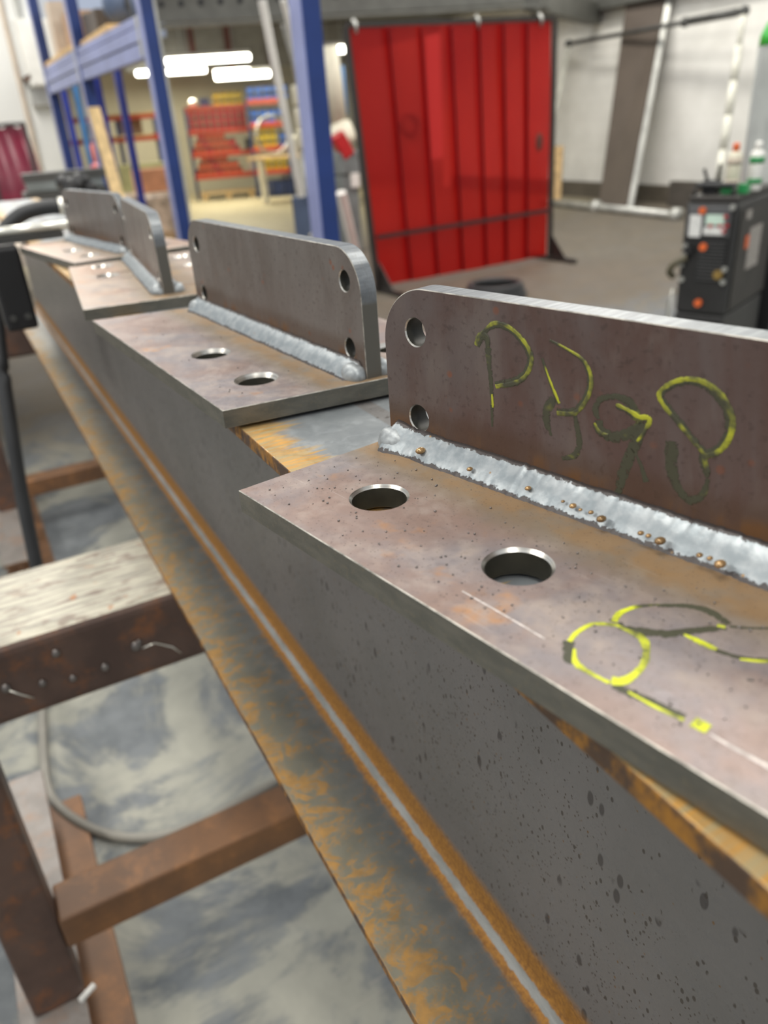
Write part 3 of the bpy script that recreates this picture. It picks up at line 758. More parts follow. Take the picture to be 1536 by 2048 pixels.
for x in (pw.x + .1, pe.x - .01): MB().cyl((x, pw.y, 0), (x, pw.y, pe.z + .04), .018).build('post', DKGREY, mc)

# ------------------------------------------------------------------ blue pallet racking
def upright(px_, d, w, dep, top, label, lit=True):
    p = atd(*px_, d)
    t = thing('rack_upright', label, 'rack post', (p.x, p.y, 0), 0, 'blue racking uprights')
    MB().box((p.x, p.y, top / 2), (w, dep, top)).build('column', BLUE, t, bevel=.004)
    MB().box((p.x - w / 2 - .004, p.y, top / 2), (.008, dep * .96, top - .01)).build('lit_side_sheet', BLUEL, t)  # thin pale sheet painting the light on the post's left face
    MB().box((p.x, p.y, .006), (w * 1.7, dep * 1.4, .012)).build('base_plate', DKGREY, t)
    return p, t
pA, tA = upright((632, 245), 3.95, .088, .125, 3.2, 'nearest blue racking upright, thick post between the red curtain and the shelf bins')
MB().box((pA.x + .049, pA.y, 1.6), (.012, .07, 3.2)).build('edge_strip', GALV, tA)
p3, t3 = upright((318, 175), 6.4, .085, .10, 4.2, 'second blue racking upright, dark post right of the shelf beams')
MB().box((p3.x + .055, p3.y - .02, 2.1), (.018, .05, 4.2)).build('edge_strip', GALV, t3)
p2, t2 = upright((172, 150), 8.6, .10, .09, 4.6, 'third blue racking upright, post at the joint of the two shelf beams')
p1, t1 = upright((101, 160), 10.7, .10, .09, 5.0, 'farthest front racking upright at the left end of the shelf')
for X, Y, d, lab, mt in ((258, 270, 10.9, 'thin blue rear upright right of the leaning timber', BLUE2), (213, 260, 12.0, 'thin blue rear upright just right of the third post', BLUE2),
                         (146, 270, 13.2, 'thin blue rear upright just right of the farthest front post', BLUE2), (166, 250, 13.4, 'light blue rear upright behind the rack', LTBLUE)):
    p = atd(X, Y, d); zt = 2.25
    tag(MB().box((p.x, p.y, zt / 2), (.08, .08, zt)).build('rear_upright', mt), lab, 'rack post')
def rackbeam(A, B, label):
    t = thing('shelf_beam', label, 'shelf beam', ((A.x + B.x) / 2, (A.y + B.y) / 2, 1.8), 0)
    off = Vector((-.02, 0, 0))
    a = Vector((A.x, A.y + .05, 0)) + off; b_ = Vector((B.x, B.y - .05, 0)) + off
    for z, h, m_, w in ((1.865, .10, BLUEL, .05), (1.965, .085, BLUEL, .065), (2.045, .06, BLUEL, .05)):
        MB().bar(a + Vector((0, 0, z)), b_ + Vector((0, 0, z)), w, h).build('beam_section', m_, t, bevel=.006)
    MB().bar(a + Vector((.0, 0, 1.915)), b_ + Vector((.0, 0, 1.915)), .03, .012).build('shadow_groove', DKGREY, t)
    MB().bar(a + Vector((.0, 0, 2.011)), b_ + Vector((.0, 0, 2.011)), .03, .012).build('shadow_groove', DKGREY, t)
    MB().box((A.x - .045, A.y + .1, 1.95), (.02, .06, .24)).build('end_bracket', GALV, t)
    return t
rackbeam(p3, p2, 'pale blue shelf beam between the second and third blue uprights')
rackbeam(p2, p1, 'pale blue shelf beam between the third upright and the far left upright')
for k, (A, B) in enumerate(((p3, p2), (p2, p1))):
    tag(MB().box(((A.x + B.x) / 2 + (.10, .26)[k], (A.y + B.y) / 2 + (.45, 0)[k], 2.098), ((.28, .6)[k], (B - A).length - (1.0, .14)[k], .042)).build('shelf_board', WOODO),
        ['timber shelf board on the near rack bay under the blue bag', 'timber shelf board on the far rack bay under the cartons'][k], 'board')
SB = 2.1195
def onshelf(x, d): return atd(x, 60, d)
p = onshelf(150, 9.9); tag(MB().box((p.x + .12, p.y, SB + .19), (.40, .42, .38)).build('cardboard_box', CARD), 'brown cardboard box on the rack shelf behind the third upright', 'box')
p = onshelf(118, 10.3); tag(MB().box((p.x + .02, p.y, SB + .26), (.20, .28, .52)).build('pale_carton', CARDL), 'tall pale carton on the rack shelf beside the brown box', 'box')
p = onshelf(205, 8.2); t = thing('parts_tray', 'dark brown open tray on the rack shelf left of the blue bag', 'tray', (p.x + .1, p.y, SB))
MB().box((p.x + .12, p.y, SB + .01), (.42, .6, .02)).build('tray_base', BROWN, t)
for dx, dy, sx, sy in ((-.21, 0, .015, .6), (.21, 0, .015, .6), (0, -.3, .42, .015), (0, .3, .42, .015)): MB().box((p.x + .12 + dx, p.y + dy, SB + .09), (sx, sy, .16)).build('tray_side', BROWN, t)
tag(MB().box((p.x + .10, p.y + .05, SB + .075), (.16, .3, .08), rz=.4).build('red_packet', REDP), 'small red packet lying in the brown tray', 'packet')
tag(MB().lathe([(.05, 0), (.055, .01), (.055, .2), (.04, .22)], (p.x - .02, p.y + .42, SB), 14).build('dark_canister', DKGREY), 'dark canister standing behind the brown tray', 'canister')
p = onshelf(232, 7.7); t = thing('blue_bag', 'dark blue bag slumped on the rack shelf near the second upright', 'bag', (p.x + .1, p.y, SB))
MB().sph((p.x + .08, p.y, SB + .165), .17, (.9, 1, .9)).build('bag_body', BLUEGREY, t, smooth=True)
MB().sph((p.x + .05, p.y, SB + .36), .12, (.8, .9, 1.4)).build('bag_top', NAVY, t, smooth=True)
MB().tube(smooth_path([(p.x - .05, p.y - .05, SB + .3), (p.x - .1, p.y - .06, SB + .42), (p.x, p.y - .05, SB + .55), (p.x + .1, p.y - .05, SB + .42)]), .015, 8).build('strap', BLACK, t, smooth=True)
p = onshelf(262, 6.9); tag(MB().tube(smooth_path([(p.x - .0, p.y, SB + .04), (p.x, p.y - .03, SB + .12), (p.x, p.y - .1, SB - .05), (p.x - .02, p.y - .12, SB - .14)]), .016, 8).build('black_strap', BLACK, smooth=True), 'black strap hanging over the near shelf beam', 'strap')
p = atp(82, 100, (0, 14.08, 0), (0, 1, 0)); t = thing('wall_cabinet', 'white wall cabinet behind the far left rack post', 'cabinet', (p.x, 14.05, p.z - .5))
MB().box((p.x, 14.03, p.z - .05), (.55, .22, .85)).build('body', WHITE, t); MB().box((p.x, 13.91, p.z - .05), (.5, .015, .8)).build('door', WHITE, t)
p = atp(76, 175, (0, 14.08, 0), (0, 1, 0)); t = thing('switch_box', 'grey switch box under a rusty bracket on the left wall', 'switch box', (p.x, 14.1, p.z))
MB().box((p.x, 14.08, p.z - .1), (.26, .12, .28)).build('box', GALV, t); MB().box((p.x - .04, 14.02, p.z + .16), (.3, .2, .06), ry=-.4).build('bracket', RUSTDK, t)

# things standing below the rack
a, c = atd(187, 216, 8.35), atd(250, 392, 7.9)
tag(MB().bar(Vector((a.x, a.y, a.z)), Vector((c.x - .0, c.y, .0)), .10, .05).build('timber_plank', plain('light_plank_wood', (.62, .45, .22), .6, 0, .2, 14)), 'long pale timber plank leaning behind the third blue upright', 'plank')
p = atd(203, 340, 9.6); t = thing('red_gas_bottle', 'red gas bottle with orange cap standing under the rack', 'gas bottle', (p.x, p.y, 0))
MB().lathe([(.14, 0), (.15, .03), (.15, .95), (.12, 1.06), (.05, 1.12)], (p.x, p.y, 0)).build('body', REDP, t, smooth=True)
MB().lathe([(.06, 1.11), (.065, 1.13), (.065, 1.27), (.03, 1.3)], (p.x, p.y, 0)).build('cap', ORANGE, t, smooth=True)
p = atd(288, 372, 11.4); t = thing('timber_pallet', 'timber pallet under the film-wrapped goods', 'pallet', (p.x, p.y, 0))
for k in range(5): MB().box((p.x, p.y - .36 + k * .18, .125), (.9, .12, .022)).build('deck_board', WOOD, t)
for k in (-.4, 0, .4): MB().box((p.x + k, p.y, .057), (.09, .84, .114)).build('bearer', WOOD, t)
t = thing('wrapped_goods', 'stack of goods in cloudy wrap film on the pallet below the rack', 'wrapped load', (p.x, p.y, .137))
b = MB().box((p.x, p.y, .40), (.8, .7, .52)); bmesh.ops.subdivide_edges(b.bm, edges=b.bm.edges, cuts=5, use_grid_fill=True)
for vv in b.bm.verts: vv.co += Vector((mn.noise(vv.co * 7), mn.noise(vv.co * 7 + Vector((9, 0, 0))), 0)) * .05
b.build('film', FILM, t, smooth=True); 
tag(MB().box((p.x + .18, p.y + .1, .80), (.5, .45, .27)).build('orange_carton', plain('orange_carton', (.52, .24, .12), .7)), 'orange-brown carton on top of the film-wrapped goods', 'box')

# ------------------------------------------------------------------ shelving with bins at the far wall
DS = 18.2
def bin_mesh():
    b = MB(); w, d, h, t = .145, .22, .125, .006
    b.box((0, 0, t / 2), (w, d, t)); b.box((-w / 2 + t / 2, 0, h / 2), (t, d, h)); b.box((w / 2 - t / 2, 0, h / 2), (t, d, h))
    b.box((0, d / 2 - t / 2, h / 2), (w, t, h)); b.box((0, -d / 2 + t / 2, h * .3), (w, t, h * .6)); b.box((0, -d / 2 - .006, h * .58), (w, .018, .01)); nf = len(b.bm.faces); b.box((0, .01, h * .5), (w * .86, d * .8, h * .86))
    bm = b.bm
    for k, f in enumerate(bm.faces): f.material_index = 1 if k >= nf else 0
    bmesh.ops.recalc_face_normals(bm, faces=bm.faces); me = bpy.data.meshes.new('storage_bin'); bm.to_mesh(me); bm.free(); return me
BINM = {}
for nm, mt in (('red', REDB), ('orange', ORB), ('blue', BLUEB), ('yellow', YELB)):
    me = bin_mesh(); me.materials.append(mt); me.materials.append(plain('shaded_%s_contents' % nm, tuple(c_ * .35 for c_ in mt.node_tree.nodes['Principled BSDF'].inputs[0].default_value[:3]) if False else (.05, .02, .02), .7)); BINM[nm] = me
def put_bin(col, loc, rz, label, group, s=.92):
    o = bpy.data.objects.new('storage_bin', BINM[col]); COL.objects.link(o); o.location = loc; o.rotation_euler = (0, 0, rz); o.scale = (s, 1, .95)
    tag(o, label, 'storage bin', group)
def shelf_unit(name, label, xl, xr, rows, d, depth=.45):
    # rows: list of px y at left and right of the shelf lips
    A = atd(xl, (rows[0][0]), d); B = atd(xr, rows[0][1], d)
    ax = Vector((B.x - A.x, B.y - A.y, 0)); Ln = ax.length; ax.normalize(); ay = Vector((-ax.y, ax.x, 0)); rz = math.atan2(ax.y, ax.x)
    o0 = Vector((A.x, A.y, 0)); t = thing(name, label, 'shelving', (A.x, A.y, 0), rz)
    zs = []
    for (l, r) in rows:
        z = (atd(xl, l, d).z + atd(xr, r, d).z) / 2; zs.append(z)
        c = o0 + ax * (Ln / 2) + ay * (depth / 2)
        MB().box((c.x, c.y, z), (Ln, depth, .03), rz=rz).build('shelf', REDSH, t)
        c = o0 + ax * (Ln / 2) - ay * .012; MB().box((c.x, c.y, z - .02), (Ln + .04, .03, .10), rz=rz).build('shelf_lip', REDSH, t)
    for a in (0, Ln):
        for dd in (0.02, depth):
            c = o0 + ax * (a + (-.03 if a == 0 else .03)) + ay * dd; MB().box((c.x, c.y, (zs[0] + .015) / 2), (.05, .05, zs[0] + .015), rz=rz).build('upright', NAVY, t)
    return o0, ax, ay, Ln, zs, rz
o0, ax, ay, Ln, zs, rz = shelf_unit('bin_shelving', 'red-orange shelving full of red bins against the far wall', 372, 492, [(221, 207), (268, 254), (314, 299), (360, 341)], DS)
up = Vector((0, 0, 1)); BS = (Ln - .16) / 7.6 / .162
for r in range(3):
    for k in range(8):
        put_bin('red', o0 + ax * (.08 + k * (Ln - .16) / 7.2) + ay * .17 + up * (zs[1] + .016 + r * .126), rz, 'red storage bin in the full rows on the upper red shelf', 'red bins on the upper shelf', BS)
for s, rowsn in ((2, (7, 6, 4)), (3, (7, 6, 4))):
    for r, nk in enumerate(rowsn):
        for k in range(nk):
            cidx = 'red' if (k * 7 + r * 3 + s) % 4 == 0 else 'orange'
            put_bin(cidx, o0 + ax * (.07 + (k + r * .5) * (Ln - .16) / 7.6) + ay * .17 + up * (zs[s] + .016 + r * .126), rz,
                    ('%s storage bin heaped on the %s red shelf' % ('red' if cidx == 'red' else 'orange-red', 'middle' if s == 2 else 'lowest')),
                    '%s bins on the %s shelf' % (cidx, 'middle' if s == 2 else 'lowest'), BS)
for r in range(2):
    for k in range(4): put_bin('yellow', o0 + ax * (Ln * .52 + k * .15) + ay * .17 + up * (zs[0] + .016 + r * .13), rz, 'yellow storage bin on top of the red bin shelving', 'yellow bins on the shelving top')
c = o0 + ax * (Ln * .2) + ay * .15; tag(MB().sph((c.x - .1, c.y, zs[0] + .102), .08).build('white_ball', GALV, smooth=True), 'white round tub on top of the red bin shelving', 'tub')
c = o0 + ax * (Ln * .32) + ay * .2; tag(MB().box((c.x, c.y, zs[0] + .1), (.20, .2, .16), rz=rz).build('navy_case', NAVY), 'navy case on top of the red bin shelving beside the yellow bins', 'case')
for s, lab in ((2, 'middle'), (3, 'lowest')):
    c = o0 + ax * (Ln * .945) + ay * .2; tag(MB().box((c.x, c.y, zs[s] + .13), (.11, .25, .22), rz=rz).build('dark_carton', DKGREY if s == 2 else CARDL), ('dark' if s == 2 else 'pale') + ' carton at the right end of the %s bin shelf' % lab, 'box')
t = thing('timber_pallet', 'timber pallet on the floor under the bin shelving', 'pallet', tuple(o0 + ax * (Ln / 2)))
for k in range(3):
    c = o0 + ax * (Ln * (.1 + .4 * k)) + ay * .1; MB().box((c.x, c.y, .06), (.1, .5, .12), rz=rz).build('bearer', WOOD, t)
c = o0 + ax * (Ln / 2) + ay * .1; MB().box((c.x, c.y, .135), (Ln * .95, .5, .03), rz=rz).build('deck', WOOD, t)
o0, ax, ay, Ln, zs, rz = shelf_unit('bin_shelving', 'narrow red shelving of blue and yellow bins right of the red bins', 496, 562, [(204, 196), (251, 243), (299, 292), (345, 338)], 17.6)
def blockbins(col, n, rows, z, x0, step, lab, grp, s=1):
    for r in range(rows):
        for k in range(n): put_bin(col, o0 + ax * (x0 + k * step) + ay * .17 + up * (z + .016 + r * .135 * s), rz, lab, grp)
blockbins('blue', 4, 2, zs[1], .09, .17, 'blue storage bin on the upper shelf of the narrow shelving', 'blue bins on the narrow shelving')
blockbins('blue', 5, 2, zs[0], .06, .165, 'blue storage bin on top of the narrow shelving', 'blue bins on the narrow shelving top')
blockbins('yellow', 3, 3, zs[2], .09, .155, 'yellow storage bin on the middle shelf of the narrow shelving', 'yellow bins on the middle shelf')
blockbins('blue', 1, 2, zs[2], .62, .15, 'blue storage bin right of the yellow bins on the middle shelf', 'blue bins beside the yellow bins')
blockbins('yellow', 4, 2, zs[3], .09, .16, 'yellow storage bin on the lowest shelf behind the table', 'yellow bins on the lowest shelf')
for k in range(3):
    c = o0 + ax * (.13 + k * .25) + ay * .24; tag(MB().box((c.x, c.y, .16), (.24, .35, .30), rz=rz).build('navy_crate', NAVY), ['leftmost navy crate', 'middle navy crate', 'rightmost navy crate'][k] + ' on the floor under the yellow bins', 'crate', 'navy crates under the shelving')
# far shelf frames seen through the rack
A = atd(140, 242, 17.5); B = atd(345, 226, 17.0)
t = thing('storage_rack', 'red shelf frame with dark posts seen through the blue rack', 'shelving', (A.x, A.y, 0))
for y0, y1 in ((242, 226), (286, 270)):
    a = atd(140, y0, 17.5); c = atd(345, y1, 17.0); z = (a.z + c.z) / 2
    MB().bar((a.x, a.y, z), (c.x, c.y, z), .05, .11).build('shelf_beam', REDSH, t)
    MB().bar((a.x, a.y + .3, z + .04), (c.x, c.y + .4, z + .04), .75, .03).build('shelf', WOOD, t)
for f in (0, .45, .82, 1):
    x = A.x + (B.x - A.x) * f; y = A.y + (B.y - A.y) * f; MB().box((x, y + .05, .8), (.07, .07, 1.6)).build('post', NAVY, t)
for f, m_, lb in ((.3, CARDL, 'pale'), (.62, CARD, 'brown')):
    x = A.x + (B.x - A.x) * f; y = A.y + (B.y - A.y) * f; z = (atd(140, 286, 17.5).z + atd(345, 270, 17.0).z) / 2 + .056
    tag(MB().box((x, y + .48, z + .155), (.4, .3, .30)).build('carton', m_), lb + ' carton on the red shelf frame seen through the rack', 'box')
p = atd(270, 293, 15.0); tag(MB().box((p.x, p.y, .45), (1.1, .5, .9)).build('pale_crate', plain('olive_crate', (.36, .34, .16), .7)), 'olive crate on the floor behind the wrapped goods', 'crate')
# strip lights under the mezzanine
for k, (xa, ya, xb, yb, d, w) in enumerate(((332, 126, 500, 112, 13.4, .15), (272, 149, 412, 138, 14.6, .14), (430, 155, 540, 147, 16.5, .18), (520, 128, 592, 123, 16.0, .16), (645, 101, 692, 99, 14.0, .17))):
    a = atd(xa, ya, d); c = atd(xb, yb, d); z = (a.z + c.z) / 2; a.z = c.z = z
    t = thing('strip_light', ['long lit strip light nearest under the mezzanine', 'lit strip light just behind the nearest one, left', 'lit strip light above the yellow bins', 'short lit strip light behind the leaning white tubes', 'lit strip light left of the red curtain top'][k], 'light', ((a.x + c.x) / 2, (a.y + c.y) / 2, z), 0, 'strip lights under the mezzanine')
    MB().bar(a, c, w * .7, w * .55).build('tube', TUBE, t, bevel=.02)
    MB().bar(a + up * (w * .45), c + up * (w * .45), w * .9, w * .3).build('housing', WHITE, t)
    for f in (.2, .8):
        q = a.lerp(c, f); MB().cyl(q + up * (w * .5), (q.x, q.y, 2.885), .008, seg=6).build('hanger', GALV, t)

# table, sack, reel, buckets, tubes
a, c = atd(515, 318, 16.4), atd(625, 308, 15.6); zt = .80
t = thing('timber_table', 'pale timber table beside the narrow bin shelving', 'table', (a.x, a.y, 0))
MB().bar((a.x, a.y, zt), (c.x, c.y, zt), .7, .045).build('table_top', WOOD, t)
for f in (.06, .94):
    q = a.lerp(c, f)
    for s in (-.28, .28): MB().box((q.x + s * .3, q.y + s, zt / 2 - .01), (.08, .08, zt - .02)).build('leg', CREAM, t)
p = onz(582, 383, 0); t = thing('white_sack', 'white sack slumped on the floor under the table', 'sack', (p.x, p.y, 0))
MB().sph((p.x, p.y, .2), .22, (1, .8, 1)).build('sack_body', WHITE, t, smooth=True); MB().sph((p.x + .12, p.y, .42), .14, (.9, .8, 1.2)).build('sack_neck', WHITE, t, smooth=True)
p = a.lerp(c, .33); tag(MB().tube([Vector((p.x + .32 * math.cos(k * PI / 14), p.y, zt + .375 + .32 * math.sin(k * PI / 14))) for k in range(28)], .03, 8, closed=True).build('cable_reel', GALV, smooth=True), 'round coil of cable standing on the timber table', 'coil')
p = a.lerp(c, .80); t = thing('cream_bag', 'cream bag heaped on the timber table', 'bag', (p.x, p.y, zt))
MB().sph((p.x, p.y, zt + .205), .175, (1.1, .8, 1)).build('bag_body', CREAM, t, smooth=True); MB().sph((p.x + .1, p.y, zt + .42), .13).build('bag_top', CREAM, t, smooth=True)
p = atd(603, 240, 10.6)
t = thing('cream_duct', 'column of stacked cream drums behind the nearest blue upright', 'drums', (p.x, p.y, .5))
ztop = atd(598, 168, 10.6).z; zb_ = atd(612, 300, 10.6).z
for k in range(3):
    z0 = zb_ + (ztop - zb_) * k / 3; z1 = zb_ + (ztop - zb_) * (k + 1) / 3
    MB().lathe([(.082, z0 + .01), (.09, z0 + .03), (.09, z1 - .03), (.082, z1 - .008)], (p.x, p.y, 0)).build('drum', CREAM, t, smooth=True)
MB().lathe([(.07, 0), (.07, zb_ + .012)], (p.x, p.y, 0)).build('pedestal', GALV, t, smooth=True)
MB().tube([(p.x, p.y, ztop - .01), (p.x - .02, p.y, ztop + .25), (p.x - .08, p.y, ztop + .5), (p.x - .1, p.y, 2.38)], .035, 8).build('duct_pipe', GALV, t, smooth=True)
p = atd(622, 335, 11.4); tag(MB().box((p.x, p.y, .48), (.22, .05, .96)).build('teal_panel', TEAL), 'pale teal panel standing behind the nearest blue upright', 'panel')
t = thing('small_cabinet', 'blue-grey cabinet on the floor left of the nearest blue upright', 'cabinet', (0, 0, 0))
p = onz(632, 484, 0); t.location = (p.x, p.y, 0); ROOTM[t.name] = Matrix.Translation((p.x, p.y, 0))
ztc = atp(620, 392, (p.x, p.y, 0), (p.x, p.y, 0)).z
MB().box((p.x, p.y + .15, ztc / 2), (.36, .3, ztc), rz=-.45).build('body', BLUEGREY, t, bevel=.01); MB().sph((p.x + .0, p.y - .06, .09), .09, (1.2, .8, .5)).build('pale_pad', CREAM, t, smooth=True)
for k, (x0_, y0_, x1_, y1_, d0, d1, wd, lb) in enumerate(((524, 0, 602, 390, 9.6, 10.1, .075, 'long white tube leaning on the blue-grey cabinet, left of the pair'), (566, 0, 604, 150, 9.9, 10.3, .06, 'shorter white tube leaning right of the long one'))):
    a = atd(x0_, y0_, d0); c = atd(x1_, y1_, d1)
    if k == 0: c.z = ztc + .01
    tag(MB().bar(a, c, wd, wd * .6).build('white_tube', WHITE), lb, 'tube')
# machine with extraction duct beside the red curtain
p = atd(690, 380, 9.2); t = thing('grinding_machine', 'grey machine with red guard under a cream duct, left of the red curtain', 'machine', (p.x, p.y, 0))
zz = lambda y: atd(690, y, 9.2).z
MB().box((p.x, p.y, zz(350) / 2), (.20, .3, zz(350))).build('pedestal', MACH, t, bevel=.02)
MB().box((p.x + .02, p.y, (zz(350) + zz(300)) / 2), (.26, .34, zz(300) - zz(350))).build('motor_housing', MACH, t, bevel=.03)
MB().box((p.x - .05, p.y - .12, zz(290)), (.15, .12, .26), ry=-.5).build('red_guard', REDP, t, bevel=.02)
MB().lathe([(.16, zz(285)), (.15, zz(270)), (.09, zz(240))], (p.x + .02, p.y, 0)).build('hood', CREAM, t, smooth=True)
MB().tube([(p.x - .0, p.y, zz(245)), (p.x - .02, p.y, zz(170)), (p.x - .04, p.y, zz(90))], .085, 14).build('duct', CREAM, t, smooth=True)
MB().tube([(p.x + .09, p.y, zz(230)), (p.x + .08, p.y, zz(130))], .02, 8).build('blue_hose', LTBLUE, t, smooth=True)
MB().box((p.x + .05, p.y - .16, zz(360)), (.1, .04, .14)).build('switch_plate', WHITE, t)
q0, q1 = atd(712, 480, 8.3), atd(682, 385, 8.0)
tag(MB().cyl((q0.x, q0.y, .0), (q1.x, q1.y, q1.z), .05, seg=12).build('white_stub_pipe', WHITE), 'short white pipe leaning against the grey machine', 'pipe')

# ------------------------------------------------------------------ red welding screen
SL = Vector((3.153, 6.038, 0)); SR = Vector((5.062, 6.137, 0)); sd = (SR - SL).normalized(); sn = Vector((sd.y, -sd.x, 0))
ws = thing('welding_screen', 'red strip welding curtain on a dark tube frame', 'welding screen', tuple((SL + SR) / 2))
TL = Vector((3.03, 6.032, 1.95)); TR = Vector((5.02, 6.134, 1.985)); BL = Vector((3.15, 6.038, .05)); BRr = Vector((5.055, 6.137, .05))
def q4(f, g): return TL.lerp(TR, f).lerp(BL.lerp(BRr, f), g)
seams = [0, .16, .31, .455, .595, .7225, .85, 1]
for k in range(7):
    f0, f1 = max(0, seams[k] - .012), min(1, seams[k + 1] + .018); b = MB(); nx, nz = 8, 14; g_ = []
    for i in range(nx + 1):
        col = []
        for j in range(nz + 1):
            f = f0 + (f1 - f0) * i / nx; g = j / nz
            off = .012 * (k % 2) + .010 * math.sin(i / nx * PI) + .008 * math.sin(g * 5 + k)
            col.append(b.bm.verts.new(q4(f, g) + sn * off))
        g_.append(col)
    for i in range(nx):
        for j in range(nz): b.bm.faces.new((g_[i][j], g_[i + 1][j], g_[i + 1][j + 1], g_[i][j + 1]))
    b.build('curtain_strip', CURT, ws, smooth=True)
OVL = plain('doubled_dark_red_pvc', (.13, .006, .008), .3, 0, .2, 3); RAILD = plain('dark_red_brown_rail', (.045, .012, .012), .5)
FR = plain('dark_frame_tube', (.035, .03, .027), .5, .3)
MB().bar(TL - sd * .03 + up * .02, TR + sd * .03 + up * .02, .035, .035).build('top_rail', FR, ws)
MB().bar(SL - sd * .02 + up * .02, TL - sd * .03, .04, .04).build('frame_post', FR, ws); MB().bar(SR + sd * .03 + up * .02, TR + sd * .04, .035, .035).build('frame_post', FR, ws)
MB().bar(q4(0, .785) + sn * .055, q4(1, .785) + sn * .055, .028, .034).build('lower_rail', RAILD, ws)
for s in (SL, SR + sd * .03):
    MB().bar(s - sn * .35 + up * .02, s + sn * .35 + up * .02, .04, .04).build('foot', FR, ws)
    MB().prism([(0, 0), (.22, 0), (0, .22)], s + up * .03, sn, (0, 0, 1), sd, .01).build('gusset', FR, ws)
for f in (.02, .595, .93):
    q = q4(f, 0); MB().tube([q + sn * .03 + up * (-.04), q + sn * .035 + up * .02, q + sn * .0 + up * .05], .014, 8).build('hanging_clip', GALV, ws, smooth=True)
for f in seams[1:-1]:
    MB().bar(q4(f - .001, .01) + sn * .036, q4(f - .001, .995) + sn * .036, .034, .003).build('strip_overlap', OVL, ws)
q = q4(.235, .36) - sn * .022
tag(MB().tube([q + sd * (.075 * math.cos(k * PI / 12)) + up * (.075 * math.sin(k * PI / 12)) for k in range(24)], .02, 8, closed=True).build('coiled_hose', BLACK, smooth=True), 'ring of hose showing through the red curtain', 'coil')
q = q4(.93, .48) + sn * .022
b = MB(); b.sph(q, .05, (.8, .12, 1.5)); tag(b.build('burn_patch', plain('brown_burnt_vinyl', (.10, .025, .015), .6), ws, smooth=True), 'brown scorched patch')

# ------------------------------------------------------------------ right side
# tall brown steel member leaning on the wall
foot = onz(1226, 414, 0); 
pl = Vector((8.95, 0, 0))
tp_ = atp(1292, 0, (9.1, 0, 0), (1, 0, 0))
t = thing('brown_column', 'wide brown steel plate leaning against the white wall', 'steel plate', tuple(foot))
wv = Vector((.0, 1, 0)); d_ = (tp_ - foot).normalized(); ext = tp_ + d_ * .35
A0 = onz(1197, 412, 0); A1 = onz(1252, 418, 0)
b = MB(); L0 = atp(1253, 0, (9.1, 0, 0), (1, 0, 0)); R0 = atp(1330, 0, (9.1, 0, 0), (1, 0, 0))
vs = [A0, A1, A1.lerp(R0, 1.0), A0.lerp(L0, 1.0)]
vv = [b.bm.verts.new(v_) for v_ in vs] + [b.bm.verts.new(v_ + Vector((.06, 0, .0))) for v_ in vs]
for f in ((0, 1, 2, 3), (7, 6, 5, 4), (0, 4, 5, 1), (1, 5, 6, 2), (2, 6, 7, 3), (3, 7, 4, 0)): b.bm.faces.new([vv[i] for i in f])
b.build('plate', BROWN, t)
MB().bar(A1 + Vector((.03, -.05, .02)), R0 + Vector((.03, -.05, 0)), .07, .05).build('edge_angle', GALV, t)
# frame of tubes leaning on the wall
PT = plain('cream_tube', (.62, .61, .53), .6, 0)
t = thing('tube_frame', 'white tube frame leaning on the right wall behind the brown plate', 'frame', tuple(onz(1372, 432, 0)))
c1 = atp(1137, 88, (9.0, 0, 0), (1, 0, 0)); c2 = atp(1489, 22, (8.7, 0, 0), (1, 0, 0))
f1 = atp(1092, 320, (8.35, 0, 0), (1, 0, 0)); f2 = Vector((8.2, 7.0, .03)); f2 = onz(1425, 438, .03)
MB().cyl(c1, c2, .028, seg=12).build('top_tube', DKGREY, t, smooth=True)
MB().cyl(c1, f1, .03, seg=12).build('side_tube', PT, t, smooth=True)
n_ = 6
for k in range(n_):
    a = c2.lerp(f2, k / n_ + .001); c = c2.lerp(f2, (k + 1) / n_ - .004)
    MB().cyl(a, c, .045 if k else .03, seg=12).build('side_tube', PT, t, smooth=True)
for q in (c1, c2, c1.lerp(c2, .72)): MB().sph(q, .06, seg=10).build('elbow', DKGREY, t, smooth=True)
MB().cyl(c1.lerp(c2, .74), c1.lerp(c2, .97), .045, seg=10).build('fitting', DKGREY, t, smooth=True)
t = thing('floor_pipe', 'long galvanised pipe on the floor at the foot of the white wall', 'pipe', tuple(onz(1200, 412, 0)))
a = onz(1082, 403, .05); c = onz(1352, 431, .05)
MB().cyl(a, c, .05, seg=14).build('pipe', GALV, t, smooth=True)
for q in (c, a.lerp(c, .46)): MB().cyl(q + Vector((0, -.05, 0)), q + Vector((0, .05, 0)), .09, seg=16).build('flange', GALV, t, smooth=True)
tag(MB().box((8.85, 7.35, .16), (.12, 1.6, .32)).build('dark_plank', plain('dark_floor_timber', (.07, .06, .05), .7)), 'dark plank lying along the white wall behind the welder', 'plank')
a = onz(1112, 410, 0); e_ = atd(1118, 292, math.hypot(a.x, a.y) + .1)
tag(MB().bar((a.x, a.y, .005), (e_.x, e_.y, e_.z), .13, .06).build('timber_post', WOOD), 'upright timber length standing right of the red curtain', 'timber')

